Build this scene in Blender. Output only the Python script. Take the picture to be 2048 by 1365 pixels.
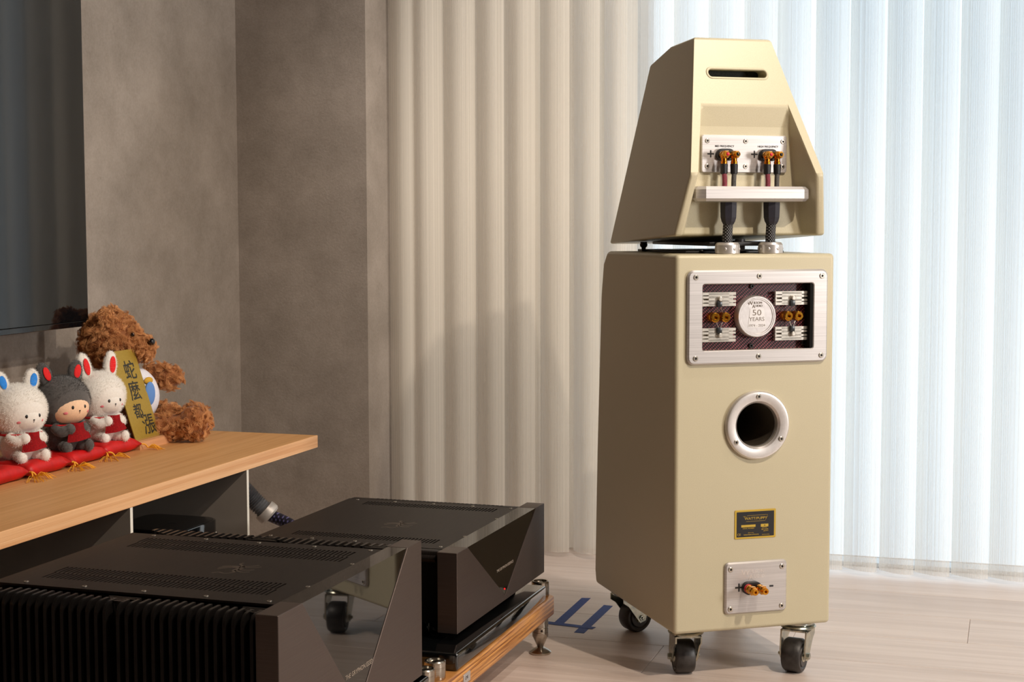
import bpy, bmesh, math, random
from mathutils import Vector, Matrix, Euler
random.seed(7)
PI = math.pi
scn = bpy.context.scene
for o in list(bpy.data.objects): bpy.data.objects.remove(o)
C = scn.collection

# ---------------------------------------------------------------- camera, world, lights, exposure
def make_camera():
    ya, pi, ro = 0.3119, 0.0758, -0.0022
    F = Vector((-math.sin(ya)*math.cos(pi), math.cos(ya)*math.cos(pi), -math.sin(pi)))
    R = Vector((math.cos(ya), math.sin(ya), 0)); U = R.cross(F)
    c, s = math.cos(ro), math.sin(ro)
    R2 = R*c + U*s; U2 = -R*s + U*c
    cd = bpy.data.cameras.new('camera'); co = bpy.data.objects.new('camera', cd); C.objects.link(co)
    M = Matrix(((R2.x, U2.x, -F.x, 0), (R2.y, U2.y, -F.y, 0), (R2.z, U2.z, -F.z, 0.8058), (0, 0, 0, 1)))
    co.matrix_world = M
    cd.sensor_width = 36; cd.lens = 3133.9/2048*36; cd.clip_start = .05
    cd.dof.use_dof = True; cd.dof.focus_distance = 2.72; cd.dof.aperture_fstop = 22
    scn.camera = co
make_camera()
w = bpy.data.worlds.new('world'); scn.world = w; w.use_nodes = True
w.node_tree.nodes['Background'].inputs[0].default_value = (0.68, 0.86, 1.0, 1)
w.node_tree.nodes['Background'].inputs[1].default_value = 1.75
scn.view_settings.view_transform = 'Standard'; scn.view_settings.look = 'None'
scn.view_settings.gamma = 1; scn.view_settings.use_curve_mapping = False
scn.view_settings.exposure = 0.0

def light(name, kind, loc, power, col, size=.05, target=None, spot=None, sy=None, blend=.6):
    ld = bpy.data.lights.new(name, kind); ld.energy = power; ld.color = col
    if kind == 'AREA':
        ld.size = size
        if sy: ld.shape = 'RECTANGLE'; ld.size_y = sy
    else: ld.shadow_soft_size = size
    if kind == 'SPOT': ld.spot_size = spot; ld.spot_blend = blend
    o = bpy.data.objects.new(name, ld); C.objects.link(o); o.location = loc
    if target is not None:
        o.rotation_euler = (Vector(target)-Vector(loc)).to_track_quat('-Z', 'Y').to_euler()
    return o
WARM = (1.0, .86, .71)
light('downlight_and_added_wash', 'SPOT', (.95, 1.47, 2.5), 160, WARM, .03, (-.60, 2.50, .4), 1.05, blend=.5)
light('downlight_and_added_wash', 'SPOT', (1.45, 2.0, 2.5), 48, WARM, .03, (-.4, 2.8, .3), 1.3)
light('downlight_and_added_wash', 'SPOT', (-.65, 2.80, 2.5), 76, (1.0, .94, .88), .04, (-1.05, 3.62, 1.0), .9, blend=.9)  # added wash to brighten the left part of the blind, no known lamp
light('downlight_and_added_wash', 'SPOT', (.35, 2.55, 2.5), 68, (1.0, .92, .84), .04, (-1.8, 2.45, .8), 1.25, blend=.7)  # extra spot put in to lift the left wall, not a known fitting
light('low_side_light', 'AREA', (2.3, 1.95, 1.0), 38, (1.0, .96, .92), .35, (-.45, 2.75, .7), sy=.5)  # area light for a low source at the right, no window modelled there
light('room_fill', 'AREA', (2.2, .2, 2.3), 7, (1.0, .90, .80), 1.0, (-1.0, 2.4, .6), sy=1.0)

# ---------------------------------------------------------------- materials
MATS = {}
def nodes_of(name):
    m = bpy.data.materials.new(name); m.use_nodes = True
    return m, m.node_tree, m.node_tree.nodes['Principled BSDF']
def srgb(r, g, b):
    f = lambda v: (v/255/12.92) if v/255 <= .04045 else ((v/255+.055)/1.055)**2.4
    return (f(r), f(g), f(b), 1)
def mat(name, col, rough=.5, metal=0, noise=.0, scale=(30, 30, 30), bump=0, spec=.5, coat=0, rough_n=0, sheen=0, tint=None, bscale=None, coat_rough=.05):
    """principled material with a procedural colour/roughness variation in object space"""
    if name in MATS: return MATS[name]
    m, nt, b = nodes_of(name); N = nt.nodes; L = nt.links
    b.inputs['Roughness'].default_value = rough; b.inputs['Metallic'].default_value = metal
    b.inputs['Specular IOR Level'].default_value = spec
    b.inputs['Coat Weight'].default_value = coat; b.inputs['Coat Roughness'].default_value = coat_rough
    b.inputs['Sheen Weight'].default_value = sheen
    tc = N.new('ShaderNodeTexCoord'); mp = N.new('ShaderNodeMapping'); mp.inputs['Scale'].default_value = scale
    L.new(tc.outputs['Object'], mp.inputs[0])
    nz = N.new('ShaderNodeTexNoise'); nz.inputs['Scale'].default_value = 1; nz.inputs['Detail'].default_value = 5
    L.new(mp.outputs[0], nz.inputs['Vector'])
    mx = N.new('ShaderNodeMix'); mx.data_type = 'RGBA'
    c2 = tint if tint else tuple(max(0, v*(1-noise)) for v in col[:3])+(1,)
    c1 = col if tint else tuple(min(1, v*(1+noise)) for v in col[:3])+(1,)
    mx.inputs['A'].default_value = c1; mx.inputs['B'].default_value = c2
    rp = N.new('ShaderNodeMapRange'); rp.inputs[1].default_value = .35; rp.inputs[2].default_value = .65
    L.new(nz.outputs['Fac'], rp.inputs[0]); L.new(rp.outputs[0], mx.inputs['Factor']); L.new(mx.outputs['Result'], b.inputs['Base Color'])
    if rough_n:
        r2 = N.new('ShaderNodeMapRange'); r2.inputs[1].default_value = .3; r2.inputs[2].default_value = .7
        r2.inputs[3].default_value = max(0, rough-rough_n); r2.inputs[4].default_value = rough+rough_n
        L.new(nz.outputs['Fac'], r2.inputs[0]); L.new(r2.outputs[0], b.inputs['Roughness'])
    if bump:
        bp = N.new('ShaderNodeBump'); bp.inputs['Strength'].default_value = bump; bp.inputs['Distance'].default_value = .001
        if bscale:
            n2 = N.new('ShaderNodeTexNoise'); n2.inputs['Scale'].default_value = bscale; n2.inputs['Detail'].default_value = 4
            L.new(tc.outputs['Object'], n2.inputs['Vector']); L.new(n2.outputs['Fac'], bp.inputs['Height'])
        else: L.new(nz.outputs['Fac'], bp.inputs['Height'])
        L.new(bp.outputs[0], b.inputs['Normal'])
    MATS[name] = m; return m

gold = mat('gold_paint', srgb(202, 193, 165), .42, .04, .03, (900, 900, 900), .05, spec=.35, tint=srgb(193, 183, 154), coat=.06, coat_rough=.3)
alu = mat('brushed_aluminium', srgb(208, 203, 201), .42, .6, .05, (6, 60, 700), .05, tint=srgb(190, 185, 183))
alu_spin = mat('satin_aluminium', srgb(220, 214, 210), .36, .75, .03, (200, 200, 200))
steel = mat('zinc_steel', srgb(205, 200, 180), .25, .95, .06, (80, 80, 80), tint=srgb(160, 165, 160))
stainless = mat('stainless', srgb(190, 182, 170), .24, 1, .04, (20, 20, 600), tint=srgb(170, 162, 150))
screwm = mat('screw_steel', srgb(200, 192, 180), .3, .9, .05, (300, 300, 300))
goldm = mat('gold_plate', srgb(230, 168, 62), .2, 1, .05, (200, 200, 200), tint=srgb(205, 135, 35))
black = mat('black_plastic', srgb(22, 20, 22), .45, 0, .2, (200, 200, 200))
blackmatte = mat('black_matte', srgb(9, 8, 8), .8, 0, .2, (100, 100, 100), spec=.2)
rubber = mat('black_rubber', srgb(34, 31, 30), .42, 0, .3, (60, 60, 60), .3, rough_n=.12, tint=srgb(60, 56, 54))
hexm = mat('hex_recess', srgb(40, 34, 30), .5, .5, .1)
ampm = mat('amp_brushed', srgb(96, 84, 78), .42, .75, .06, (12, 12, 900), .04, tint=srgb(90, 77, 72))
amptop = mat('amp_top_plate', srgb(50, 43, 39), .5, .7, .08, (900, 20, 20), .03, tint=srgb(36, 30, 28))
finm = mat('amp_fin', srgb(44, 40, 38), .3, .7, .1, (50, 50, 50))
glossy = mat('black_mirror', srgb(6, 6, 7), .02, 0, .1, (5, 5, 5), spec=.5)
MATS['black_mirror'].node_tree.nodes['Principled BSDF'].inputs['IOR'].default_value = 1.62
logo_m = mat('logo_etch', srgb(92, 80, 70), .45, .6, .1)
text_l = mat('pale_print', srgb(170, 155, 140), .5, .2, .05)
text_d = mat('dark_print', srgb(30, 28, 28), .5, 0, .05)
red_felt = mat('red_felt', srgb(200, 18, 26), .85, 0, .15, (400, 400, 400), .3, tint=srgb(165, 10, 20))
red_satin = mat('red_satin', srgb(205, 10, 10), .5, 0, .1, (60, 60, 60), .6, tint=srgb(180, 6, 8), bscale=45)
yellow_thread = mat('yellow_thread', srgb(232, 160, 20), .6, 0, .1)
tasselm = yellow_thread
cardm = mat('gold_card', srgb(178, 148, 62), .42, .35, .04, (500, 500, 500), tint=srgb(168, 138, 52))
ink = mat('ink', srgb(45, 42, 32), .5)
wood_block = mat('stand_wood', srgb(214, 158, 112), .55, 0, .1, (60, 8, 120), .1, tint=srgb(195, 136, 92))
white_plush = mat('white_plush', srgb(236, 230, 222), .9, 0, .04, (300, 300, 300), .3, sheen=.5)
grey_plush = mat('grey_plush', srgb(82, 78, 76), .9, 0, .1, (300, 300, 300), .3, sheen=.5)
peach = mat('peach_cloth', srgb(240, 200, 165), .85, 0, .05, (300, 300, 300))
white_cloth = mat('white_cloth', srgb(232, 230, 238), .85, 0, .05, (300, 300, 300), .2)
pinkm = mat('pink_cloth', srgb(222, 120, 128), .85)
bluefelt = mat('blue_felt', srgb(30, 130, 220), .8, 0, .1, (300, 300, 300))
bear_m = mat('bear_plush', srgb(168, 104, 54), .85, 0, .25, (70, 70, 70), .4, sheen=.4, tint=srgb(128, 74, 34))
bead = mat('bead_black', srgb(18, 14, 16), .15, 0, .1, coat=.5)
bluetape = mat('blue_tape', srgb(28, 62, 130), .7, 0, .1, (150, 150, 150), .3, tint=srgb(22, 50, 110))
panel_white = mat('cabinet_panel', srgb(150, 140, 130), .6, 0, .04, (20, 20, 20))
panel_edge = mat('cabinet_edge', srgb(235, 228, 215), .5, 0, .03)
hose_m = mat('grey_hose', srgb(120, 122, 126), .4, .3, .05, (100, 100, 100))
ring_m = mat('hose_ring', srgb(190, 184, 178), .45, .3, .05, (100, 100, 100))
redlead = mat('red_braid', srgb(150, 50, 70), .6, 0, .4, (900, 900, 900), .6, tint=srgb(80, 20, 30))
greylead = mat('grey_braid', srgb(90, 86, 80), .6, 0, .4, (900, 900, 900), .6, tint=srgb(40, 38, 36))
redcap = mat('red_cap', srgb(205, 40, 60), .3, 0, .05)
resist = mat('resistor_ink', srgb(50, 52, 54), .3, .4, .3, (400, 400, 400))
wirem = mat('bare_wire', srgb(190, 180, 165), .3, .9)
foam = mat('port_foam', srgb(40, 38, 37), .9, 0, .5, (700, 700, 700), .8)
bootm = mat('boot_plastic', srgb(40, 38, 48), .5, 0, .15, (40, 40, 40))
tvm = mat('tv_glass', srgb(10, 13, 16), .05, 0, .1, (3, 3, 3), spec=.6)
tvframe = mat('tv_bezel', srgb(16, 18, 22), .2, .3, .1, (30, 30, 30))
ceil_m = mat('ceiling_paint', srgb(150, 142, 132), .9, 0, .03, (4, 4, 4))
darkdev = mat('device_black', srgb(14, 14, 16), .3, 0, .2, (60, 60, 60), coat=.4)
darkgloss = mat('device_gloss', srgb(8, 8, 10), .08, 0, .2, (60, 60, 60), coat=1)
glass_board = mat('platform_black', srgb(8, 9, 10), .06, 0, .2, (20, 20, 20), coat=.8, spec=.7)

def braid_mat(name, c1, c2, sc):
    m, nt, b = nodes_of(name); N = nt.nodes; L = nt.links
    tc = N.new('ShaderNodeTexCoord'); ck = []
    for k, rz in enumerate((.9, -.9)):
        mp = N.new('ShaderNodeMapping'); mp.inputs['Rotation'].default_value = (0, rz, rz*.3)
        L.new(tc.outputs['Object'], mp.inputs[0])
        wv = N.new('ShaderNodeTexWave'); wv.inputs['Scale'].default_value = sc; wv.bands_direction = 'Z'
        L.new(mp.outputs[0], wv.inputs['Vector']); ck.append(wv)
    mu = N.new('ShaderNodeMath'); mu.operation = 'MULTIPLY'; L.new(ck[0].outputs['Fac'], mu.inputs[0]); L.new(ck[1].outputs['Fac'], mu.inputs[1])
    rp = N.new('ShaderNodeMapRange'); rp.inputs[1].default_value = .35; rp.inputs[2].default_value = .7; L.new(mu.outputs[0], rp.inputs[0])
    mx = N.new('ShaderNodeMix'); mx.data_type = 'RGBA'; mx.inputs['A'].default_value = c1; mx.inputs['B'].default_value = c2
    L.new(rp.outputs[0], mx.inputs['Factor']); L.new(mx.outputs['Result'], b.inputs['Base Color']); b.inputs['Roughness'].default_value = .5
    bp = N.new('ShaderNodeBump'); bp.inputs['Distance'].default_value = .001; L.new(mu.outputs[0], bp.inputs['Height']); L.new(bp.outputs[0], b.inputs['Normal'])
    return m
braid = braid_mat('black_braid', srgb(26, 25, 26), srgb(150, 148, 150), 95)
blue_braid = braid_mat('blue_braid', srgb(20, 20, 40), srgb(96, 92, 140), 40)

def carbon_mat():
    m, nt, b = nodes_of('red_carbon_weave'); N = nt.nodes; L = nt.links
    tc = N.new('ShaderNodeTexCoord'); outs = []
    for rz, sc in ((.72, 62), (-.80, 92)):
        mp = N.new('ShaderNodeMapping'); mp.inputs['Rotation'].default_value = (0, rz, 0)
        L.new(tc.outputs['Object'], mp.inputs[0])
        wv = N.new('ShaderNodeTexWave'); wv.inputs['Scale'].default_value = sc; wv.bands_direction = 'Z' ; L.new(mp.outputs[0], wv.inputs['Vector']); outs.append(wv)
    r1 = N.new('ShaderNodeMapRange'); r1.inputs[1].default_value = .45; r1.inputs[2].default_value = .75; L.new(outs[0].outputs['Fac'], r1.inputs[0])
    r2 = N.new('ShaderNodeMapRange'); r2.inputs[1].default_value = .3; r2.inputs[2].default_value = .7; L.new(outs[1].outputs['Fac'], r2.inputs[0])
    mu = N.new('ShaderNodeMath'); mu.operation = 'MULTIPLY'; L.new(r1.outputs[0], mu.inputs[0]); L.new(r2.outputs[0], mu.inputs[1])
    mx = N.new('ShaderNodeMix'); mx.data_type = 'RGBA'; mx.inputs['A'].default_value = srgb(40, 14, 22); mx.inputs['B'].default_value = srgb(168, 92, 102)
    L.new(mu.outputs[0], mx.inputs['Factor']); L.new(mx.outputs['Result'], b.inputs['Base Color'])
    b.inputs['Roughness'].default_value = .3; b.inputs['Coat Weight'].default_value = .4
    return m
carbon = carbon_mat()

def wall_mat(name, c1, c2):
    m, nt, b = nodes_of(name); N = nt.nodes; L = nt.links
    tc = N.new('ShaderNodeTexCoord')
    n1 = N.new('ShaderNodeTexNoise'); n1.inputs['Scale'].default_value = 7; n1.inputs['Detail'].default_value = 12; n1.inputs['Roughness'].default_value = .68
    n2 = N.new('ShaderNodeTexNoise'); n2.inputs['Scale'].default_value = 170; n2.inputs['Detail'].default_value = 6; n2.inputs['Roughness'].default_value = .7
    n3 = N.new('ShaderNodeTexNoise'); n3.inputs['Scale'].default_value = 32; n3.inputs['Detail'].default_value = 8; n3.inputs['Roughness'].default_value = .75
    for n in (n1, n2, n3): L.new(tc.outputs['Object'], n.inputs['Vector'])
    a = N.new('ShaderNodeMath'); a.operation = 'MULTIPLY_ADD'; a.inputs[1].default_value = .45; L.new(n2.outputs['Fac'], a.inputs[0]); L.new(n1.outputs['Fac'], a.inputs[2])
    rp = N.new('ShaderNodeMapRange'); rp.inputs[1].default_value = .5; rp.inputs[2].default_value = .95; L.new(a.outputs[0], rp.inputs[0])
    mx = N.new('ShaderNodeMix'); mx.data_type = 'RGBA'; mx.inputs['A'].default_value = c1; mx.inputs['B'].default_value = c2
    L.new(rp.outputs[0], mx.inputs['Factor'])
    sp = N.new('ShaderNodeMapRange'); sp.inputs[1].default_value = .62; sp.inputs[2].default_value = .72; sp.inputs[4].default_value = .45; L.new(n3.outputs['Fac'], sp.inputs[0])
    m2 = N.new('ShaderNodeMix'); m2.data_type = 'RGBA'; L.new(sp.outputs[0], m2.inputs['Factor']); L.new(mx.outputs['Result'], m2.inputs['A']); m2.inputs['B'].default_value = tuple(v*.62 for v in c1[:3])+(1,)
    L.new(m2.outputs['Result'], b.inputs['Base Color'])
    b.inputs['Roughness'].default_value = .72
    bp = N.new('ShaderNodeBump'); bp.inputs['Distance'].default_value = .0015; bp.inputs['Strength'].default_value = .5; L.new(n2.outputs['Fac'], bp.inputs['Height']); L.new(bp.outputs[0], b.inputs['Normal'])
    return m
wallm = wall_mat('wallpaper_plaster', srgb(128, 118, 108), srgb(160, 149, 139))
wallplain = mat('wall_paint', srgb(128, 116, 102), .9, 0, .03, (3, 3, 3))

def wood_mat(name, c1, c2, c3, axis='X', ring=1.0, rough=.5, rnd=True, coat=0, streak=60, contrast=1.0):
    """grain stretched along one local axis"""
    m, nt, b = nodes_of(name); N = nt.nodes; L = nt.links
    tc = N.new('ShaderNodeTexCoord'); oi = N.new('ShaderNodeObjectInfo')
    ad = N.new('ShaderNodeVectorMath'); ad.operation = 'ADD'; L.new(tc.outputs['Object'], ad.inputs[0])
    sc = N.new('ShaderNodeVectorMath'); sc.operation = 'SCALE'; sc.inputs['Scale'].default_value = 37.0 if rnd else 0
    cx = N.new('ShaderNodeCombineXYZ'); 
    for i in range(3): L.new(oi.outputs['Random'], cx.inputs[i])
    L.new(cx.outputs[0], sc.inputs[0]); L.new(sc.outputs[0], ad.inputs[1])
    s1 = [streak*ring]*3; s1['XYZ'.index(axis)] = 1.6*ring
    s2 = [streak*5*ring]*3; s2['XYZ'.index(axis)] = 6*ring
    s3 = [7*ring]*3; s3['XYZ'.index(axis)] = .9*ring
    ns = []
    for s, d, dist in ((s1, 6, .8), (s2, 3, 0), (s3, 4, 1.0)):
        mp = N.new('ShaderNodeMapping'); mp.inputs['Scale'].default_value = s; L.new(ad.outputs[0], mp.inputs[0])
        n = N.new('ShaderNodeTexNoise'); n.inputs['Scale'].default_value = 1; n.inputs['Detail'].default_value = d; n.inputs['Distortion'].default_value = dist
        L.new(mp.outputs[0], n.inputs['Vector']); ns.append(n)
    r1 = N.new('ShaderNodeMapRange'); r1.inputs[1].default_value = .5-.2/contrast; r1.inputs[2].default_value = .5+.2/contrast; L.new(ns[0].outputs['Fac'], r1.inputs[0])
    mx = N.new('ShaderNodeMix'); mx.data_type = 'RGBA'; mx.inputs['A'].default_value = c1; mx.inputs['B'].default_value = c2; L.new(r1.outputs[0], mx.inputs['Factor'])
    r2 = N.new('ShaderNodeMapRange'); r2.inputs[1].default_value = .5; r2.inputs[2].default_value = .75; r2.inputs[4].default_value = .6; L.new(ns[2].outputs['Fac'], r2.inputs[0])
    m2 = N.new('ShaderNodeMix'); m2.data_type = 'RGBA'; m2.inputs['B'].default_value = c3; L.new(r2.outputs[0], m2.inputs['Factor']); L.new(mx.outputs['Result'], m2.inputs['A'])
    r3 = N.new('ShaderNodeMapRange'); r3.inputs[1].default_value = .55; r3.inputs[2].default_value = .75; r3.inputs[4].default_value = .35; L.new(ns[1].outputs['Fac'], r3.inputs[0])
    m3 = N.new('ShaderNodeMix'); m3.data_type = 'RGBA'; m3.inputs['B'].default_value = tuple(v*.7 for v in c2[:3])+(1,); L.new(r3.outputs[0], m3.inputs['Factor']); L.new(m2.outputs['Result'], m3.inputs['A'])
    hs = N.new('ShaderNodeHueSaturation'); vr = N.new('ShaderNodeMapRange'); vr.inputs[3].default_value = .94; vr.inputs[4].default_value = 1.06
    L.new(oi.outputs['Random'], vr.inputs[0]); L.new(vr.outputs[0], hs.inputs['Value']); L.new(m3.outputs['Result'], hs.inputs['Color'])
    L.new(hs.outputs[0], b.inputs['Base Color'])
    b.inputs['Roughness'].default_value = rough; b.inputs['Coat Weight'].default_value = coat; b.inputs['Coat Roughness'].default_value = .2
    bp = N.new('ShaderNodeBump'); bp.inputs['Distance'].default_value = .0006; bp.inputs['Strength'].default_value = .5; L.new(ns[1].outputs['Fac'], bp.inputs['Height']); L.new(bp.outputs[0], b.inputs['Normal'])
    return m
floor_wood = wood_mat('floor_oak', srgb(224, 207, 196), srgb(206, 187, 175), srgb(190, 170, 158), 'X', rough=.42, streak=45)
oak = wood_mat('console_oak', srgb(222, 170, 112), srgb(202, 146, 88), srgb(188, 130, 74), 'Y', rough=.5, rnd=False, streak=55)
oak_edge = wood_mat('console_oak_edge', srgb(236, 188, 140), srgb(212, 154, 104), srgb(222, 166, 114), 'Y', rough=.5, rnd=False, streak=170)
def bamboo_mat():
    m, nt, b = nodes_of('laminated_bamboo'); N = nt.nodes; L = nt.links
    tc = N.new('ShaderNodeTexCoord'); sx = N.new('ShaderNodeSeparateXYZ'); L.new(tc.outputs['Object'], sx.inputs[0])
    mp = N.new('ShaderNodeMapping'); mp.inputs['Scale'].default_value = (8, 8, 420); L.new(tc.outputs['Object'], mp.inputs[0])
    n = N.new('ShaderNodeTexNoise'); n.inputs['Scale'].default_value = 1; n.inputs['Detail'].default_value = 3; L.new(mp.outputs[0], n.inputs['Vector'])
    wv = N.new('ShaderNodeTexWave'); wv.bands_direction = 'Z'; wv.inputs['Scale'].default_value = 42; wv.inputs['Distortion'].default_value = 1.2; wv.inputs['Detail'].default_value = 2; L.new(tc.outputs['Object'], wv.inputs['Vector'])
    cr = N.new('ShaderNodeValToRGB'); e = cr.color_ramp.elements; e[0].color = srgb(128, 72, 30); e[0].position = .2; e[1].color = srgb(212, 150, 80); e[1].position = .85
    ad = N.new('ShaderNodeMath'); ad.operation = 'MULTIPLY_ADD'; ad.inputs[1].default_value = .35; L.new(wv.outputs['Fac'], ad.inputs[0])
    s = N.new('ShaderNodeMapRange'); s.inputs[1].default_value = .3; s.inputs[2].default_value = .7; s.inputs[4].default_value = .75; L.new(n.outputs['Fac'], s.inputs[0]); L.new(s.outputs[0], ad.inputs[2])
    L.new(ad.outputs[0], cr.inputs[0]); L.new(cr.outputs[0], b.inputs['Base Color']); b.inputs['Roughness'].default_value = .35; b.inputs['Coat Weight'].default_value = .3
    return m
bamboo = bamboo_mat()

def vane_mat():
    """woven sheer fabric: fine threads, and an opacity graded across each slat to put in its shading (object X runs across the slat)"""
    m, nt, b = nodes_of('blind_fabric'); N = nt.nodes; L = nt.links
    N.remove(b); out = N['Material Output']
    tc = N.new('ShaderNodeTexCoord'); oi = N.new('ShaderNodeObjectInfo')
    sx = N.new('ShaderNodeSeparateXYZ'); L.new(tc.outputs['Object'], sx.inputs[0])
    ph = N.new('ShaderNodeMath'); ph.operation = 'MULTIPLY_ADD'; ph.inputs[1].default_value = 19.0; L.new(oi.outputs['Random'], ph.inputs[0]); L.new(sx.outputs['X'], ph.inputs[2])
    ths = []
    for sc, det in ((230, 2), (520, 1)):
        n = N.new('ShaderNodeTexNoise'); n.noise_dimensions = '1D'; n.inputs['Scale'].default_value = sc; n.inputs['Detail'].default_value = det; L.new(ph.outputs[0], n.inputs['W']); ths.append(n)
    a = N.new('ShaderNodeMath'); a.operation = 'ADD'; L.new(ths[0].outputs['Fac'], a.inputs[0]); L.new(ths[1].outputs['Fac'], a.inputs[1])
    th = N.new('ShaderNodeMapRange'); th.inputs[1].default_value = .7; th.inputs[2].default_value = 1.3; L.new(a.outputs[0], th.inputs[0])
    # slat shading put into the opacity, more opaque at one edge: 0..0.08 m
    dn = N.new('ShaderNodeMapRange'); dn.inputs[1].default_value = 0; dn.inputs[2].default_value = .08; dn.inputs[3].default_value = .90; dn.inputs[4].default_value = .60; L.new(sx.outputs['X'], dn.inputs[0])
    al = N.new('ShaderNodeMath'); al.operation = 'MULTIPLY_ADD'; al.inputs[1].default_value = -.22; L.new(th.outputs[0], al.inputs[0]); L.new(dn.outputs[0], al.inputs[2])
    tr = N.new('ShaderNodeBsdfTransparent'); tl = N.new('ShaderNodeBsdfTranslucent'); df = N.new('ShaderNodeBsdfDiffuse')
    tl.inputs[0].default_value = (.86, .86, .86, 1); df.inputs[0].default_value = srgb(246, 238, 224)
    mx1 = N.new('ShaderNodeMixShader'); mx1.inputs[0].default_value = .70; L.new(df.outputs[0], mx1.inputs[2]); L.new(tl.outputs[0], mx1.inputs[1])
    mx2 = N.new('ShaderNodeMixShader'); L.new(al.outputs[0], mx2.inputs[0]); L.new(tr.outputs[0], mx2.inputs[1]); L.new(mx1.outputs[0], mx2.inputs[2])
    L.new(mx2.outputs[0], out.inputs['Surface'])
    return m
vanem = vane_mat()
def tulle_mat():
    m, nt, b = nodes_of('sheer_tulle'); N = nt.nodes; L = nt.links
    N.remove(b); out = N['Material Output']
    tc = N.new('ShaderNodeTexCoord'); sx = N.new('ShaderNodeSeparateXYZ'); L.new(tc.outputs['Object'], sx.inputs[0])
    n = N.new('ShaderNodeTexNoise'); n.noise_dimensions = '1D'; n.inputs['Scale'].default_value = 700; L.new(sx.outputs['X'], n.inputs['W'])
    al = N.new('ShaderNodeMapRange'); al.inputs[1].default_value = .3; al.inputs[2].default_value = .7; al.inputs[3].default_value = .25; al.inputs[4].default_value = .5; L.new(n.outputs['Fac'], al.inputs[0])
    tr = N.new('ShaderNodeBsdfTransparent'); tl = N.new('ShaderNodeBsdfTranslucent'); df = N.new('ShaderNodeBsdfDiffuse')
    tl.inputs[0].default_value = (.9, .9, .9, 1); df.inputs[0].default_value = srgb(238, 232, 222)
    mx1 = N.new('ShaderNodeMixShader'); mx1.inputs[0].default_value = .5; L.new(tl.outputs[0], mx1.inputs[1]); L.new(df.outputs[0], mx1.inputs[2])
    mx2 = N.new('ShaderNodeMixShader'); L.new(al.outputs[0], mx2.inputs[0]); L.new(tr.outputs[0], mx2.inputs[1]); L.new(mx1.outputs[0], mx2.inputs[2])
    L.new(mx2.outputs[0], out.inputs['Surface']); return m
tulle = tulle_mat()

# ---------------------------------------------------------------- mesh helpers
def obj(name, bm, m, parent=None, smooth=True, angle=35):
    me = bpy.data.meshes.new(name); bmesh.ops.recalc_face_normals(bm, faces=bm.faces); 
    if smooth:
        for f in bm.faces: f.smooth = True
    bm.to_mesh(me); bm.free()
    if smooth: me.set_sharp_from_angle(angle=math.radians(angle))
    me.materials.append(m)
    o = bpy.data.objects.new(name, me); C.objects.link(o)
    if parent: o.parent = parent
    return o
def same(name, src, parent=None, loc=(0, 0, 0), rot=(0, 0, 0), scale=(1, 1, 1)):
    o = bpy.data.objects.new(name, src.data); C.objects.link(o); o.parent = parent if parent else src.parent
    o.location = loc; o.rotation_euler = rot; o.scale = scale
    return o
def thing(name, label, cat, loc=(0, 0, 0), rz=0, group=None):
    o = bpy.data.objects.new(name, None); C.objects.link(o); o.location = loc; o.rotation_euler = (0, 0, rz)
    o['label'] = label; o['category'] = cat; o.empty_display_size = .05
    if group: o['group'] = group
    return o
def tag(o, label, cat, group=None):
    o['label'] = label; o['category'] = cat
    if group: o['group'] = group
    return o
def struct(o): o['kind'] = 'structure'; return o
B = bmesh.new
def box(bm, x0, x1, y0, y1, z0, z1):
    v = [bm.verts.new(p) for p in ((x0,y0,z0),(x1,y0,z0),(x1,y1,z0),(x0,y1,z0),(x0,y0,z1),(x1,y0,z1),(x1,y1,z1),(x0,y1,z1))]
    for f in ((0,3,2,1),(4,5,6,7),(0,1,5,4),(1,2,6,5),(2,3,7,6),(3,0,4,7)): bm.faces.new([v[i] for i in f])
    return bm
def bevel(bm, wd, seg=2, ang=30):
    es = [e for e in bm.edges if len(e.link_faces) == 2 and e.calc_face_angle(0) > math.radians(ang)]
    bmesh.ops.bevel(bm, geom=es, offset=wd, segments=seg, affect='EDGES', profile=.5, clamp_overlap=True)
    return bm
def bbox(x0, x1, y0, y1, z0, z1, w=.002, seg=2):
    bm = B(); box(bm, x0, x1, y0, y1, z0, z1); bmesh.ops.recalc_face_normals(bm, faces=bm.faces); return bevel(bm, w, seg)
def frame_of(d):
    d = d.normalized(); a = Vector((0, 0, 1)) if abs(d.z) < .9 else Vector((1, 0, 0))
    u = d.cross(a).normalized(); v = d.cross(u).normalized(); return u, v
def lathe(bm, prof, origin, axis, seg=24, cap=True):
    """prof: (radius, height along axis)"""
    o = Vector(origin); d = Vector(axis).normalized(); u, v = frame_of(d); rings = []
    for r, h in prof:
        if r < 1e-6: rings.append([bm.verts.new(o+d*h)])
        else: rings.append([bm.verts.new(o+d*h+u*r*math.cos(2*PI*i/seg)+v*r*math.sin(2*PI*i/seg)) for i in range(seg)])
    for a, b in zip(rings, rings[1:]):
        for i in range(seg):
            j = (i+1) % seg
            if len(a) == 1 and len(b) == 1: continue
            if len(a) == 1: bm.faces.new((a[0], b[i], b[j]))
            elif len(b) == 1: bm.faces.new((a[i], a[j], b[0]))
            else: bm.faces.new((a[i], a[j], b[j], b[i]))
    if cap:
        for r in (rings[0], rings[-1]):
            if len(r) > 2: bm.faces.new(r)
    return bm
def cyl(bm, p0, p1, r, seg=20, r2=None, ch=0):
    p0 = Vector(p0); p1 = Vector(p1); L_ = (p1-p0).length; r2 = r if r2 is None else r2
    prof = [(r, 0), (r2, L_)] if not ch else [(r-ch, 0), (r, ch), (r2, L_-ch), (r2-ch, L_)]
    return lathe(bm, prof, p0, p1-p0, seg)
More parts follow.
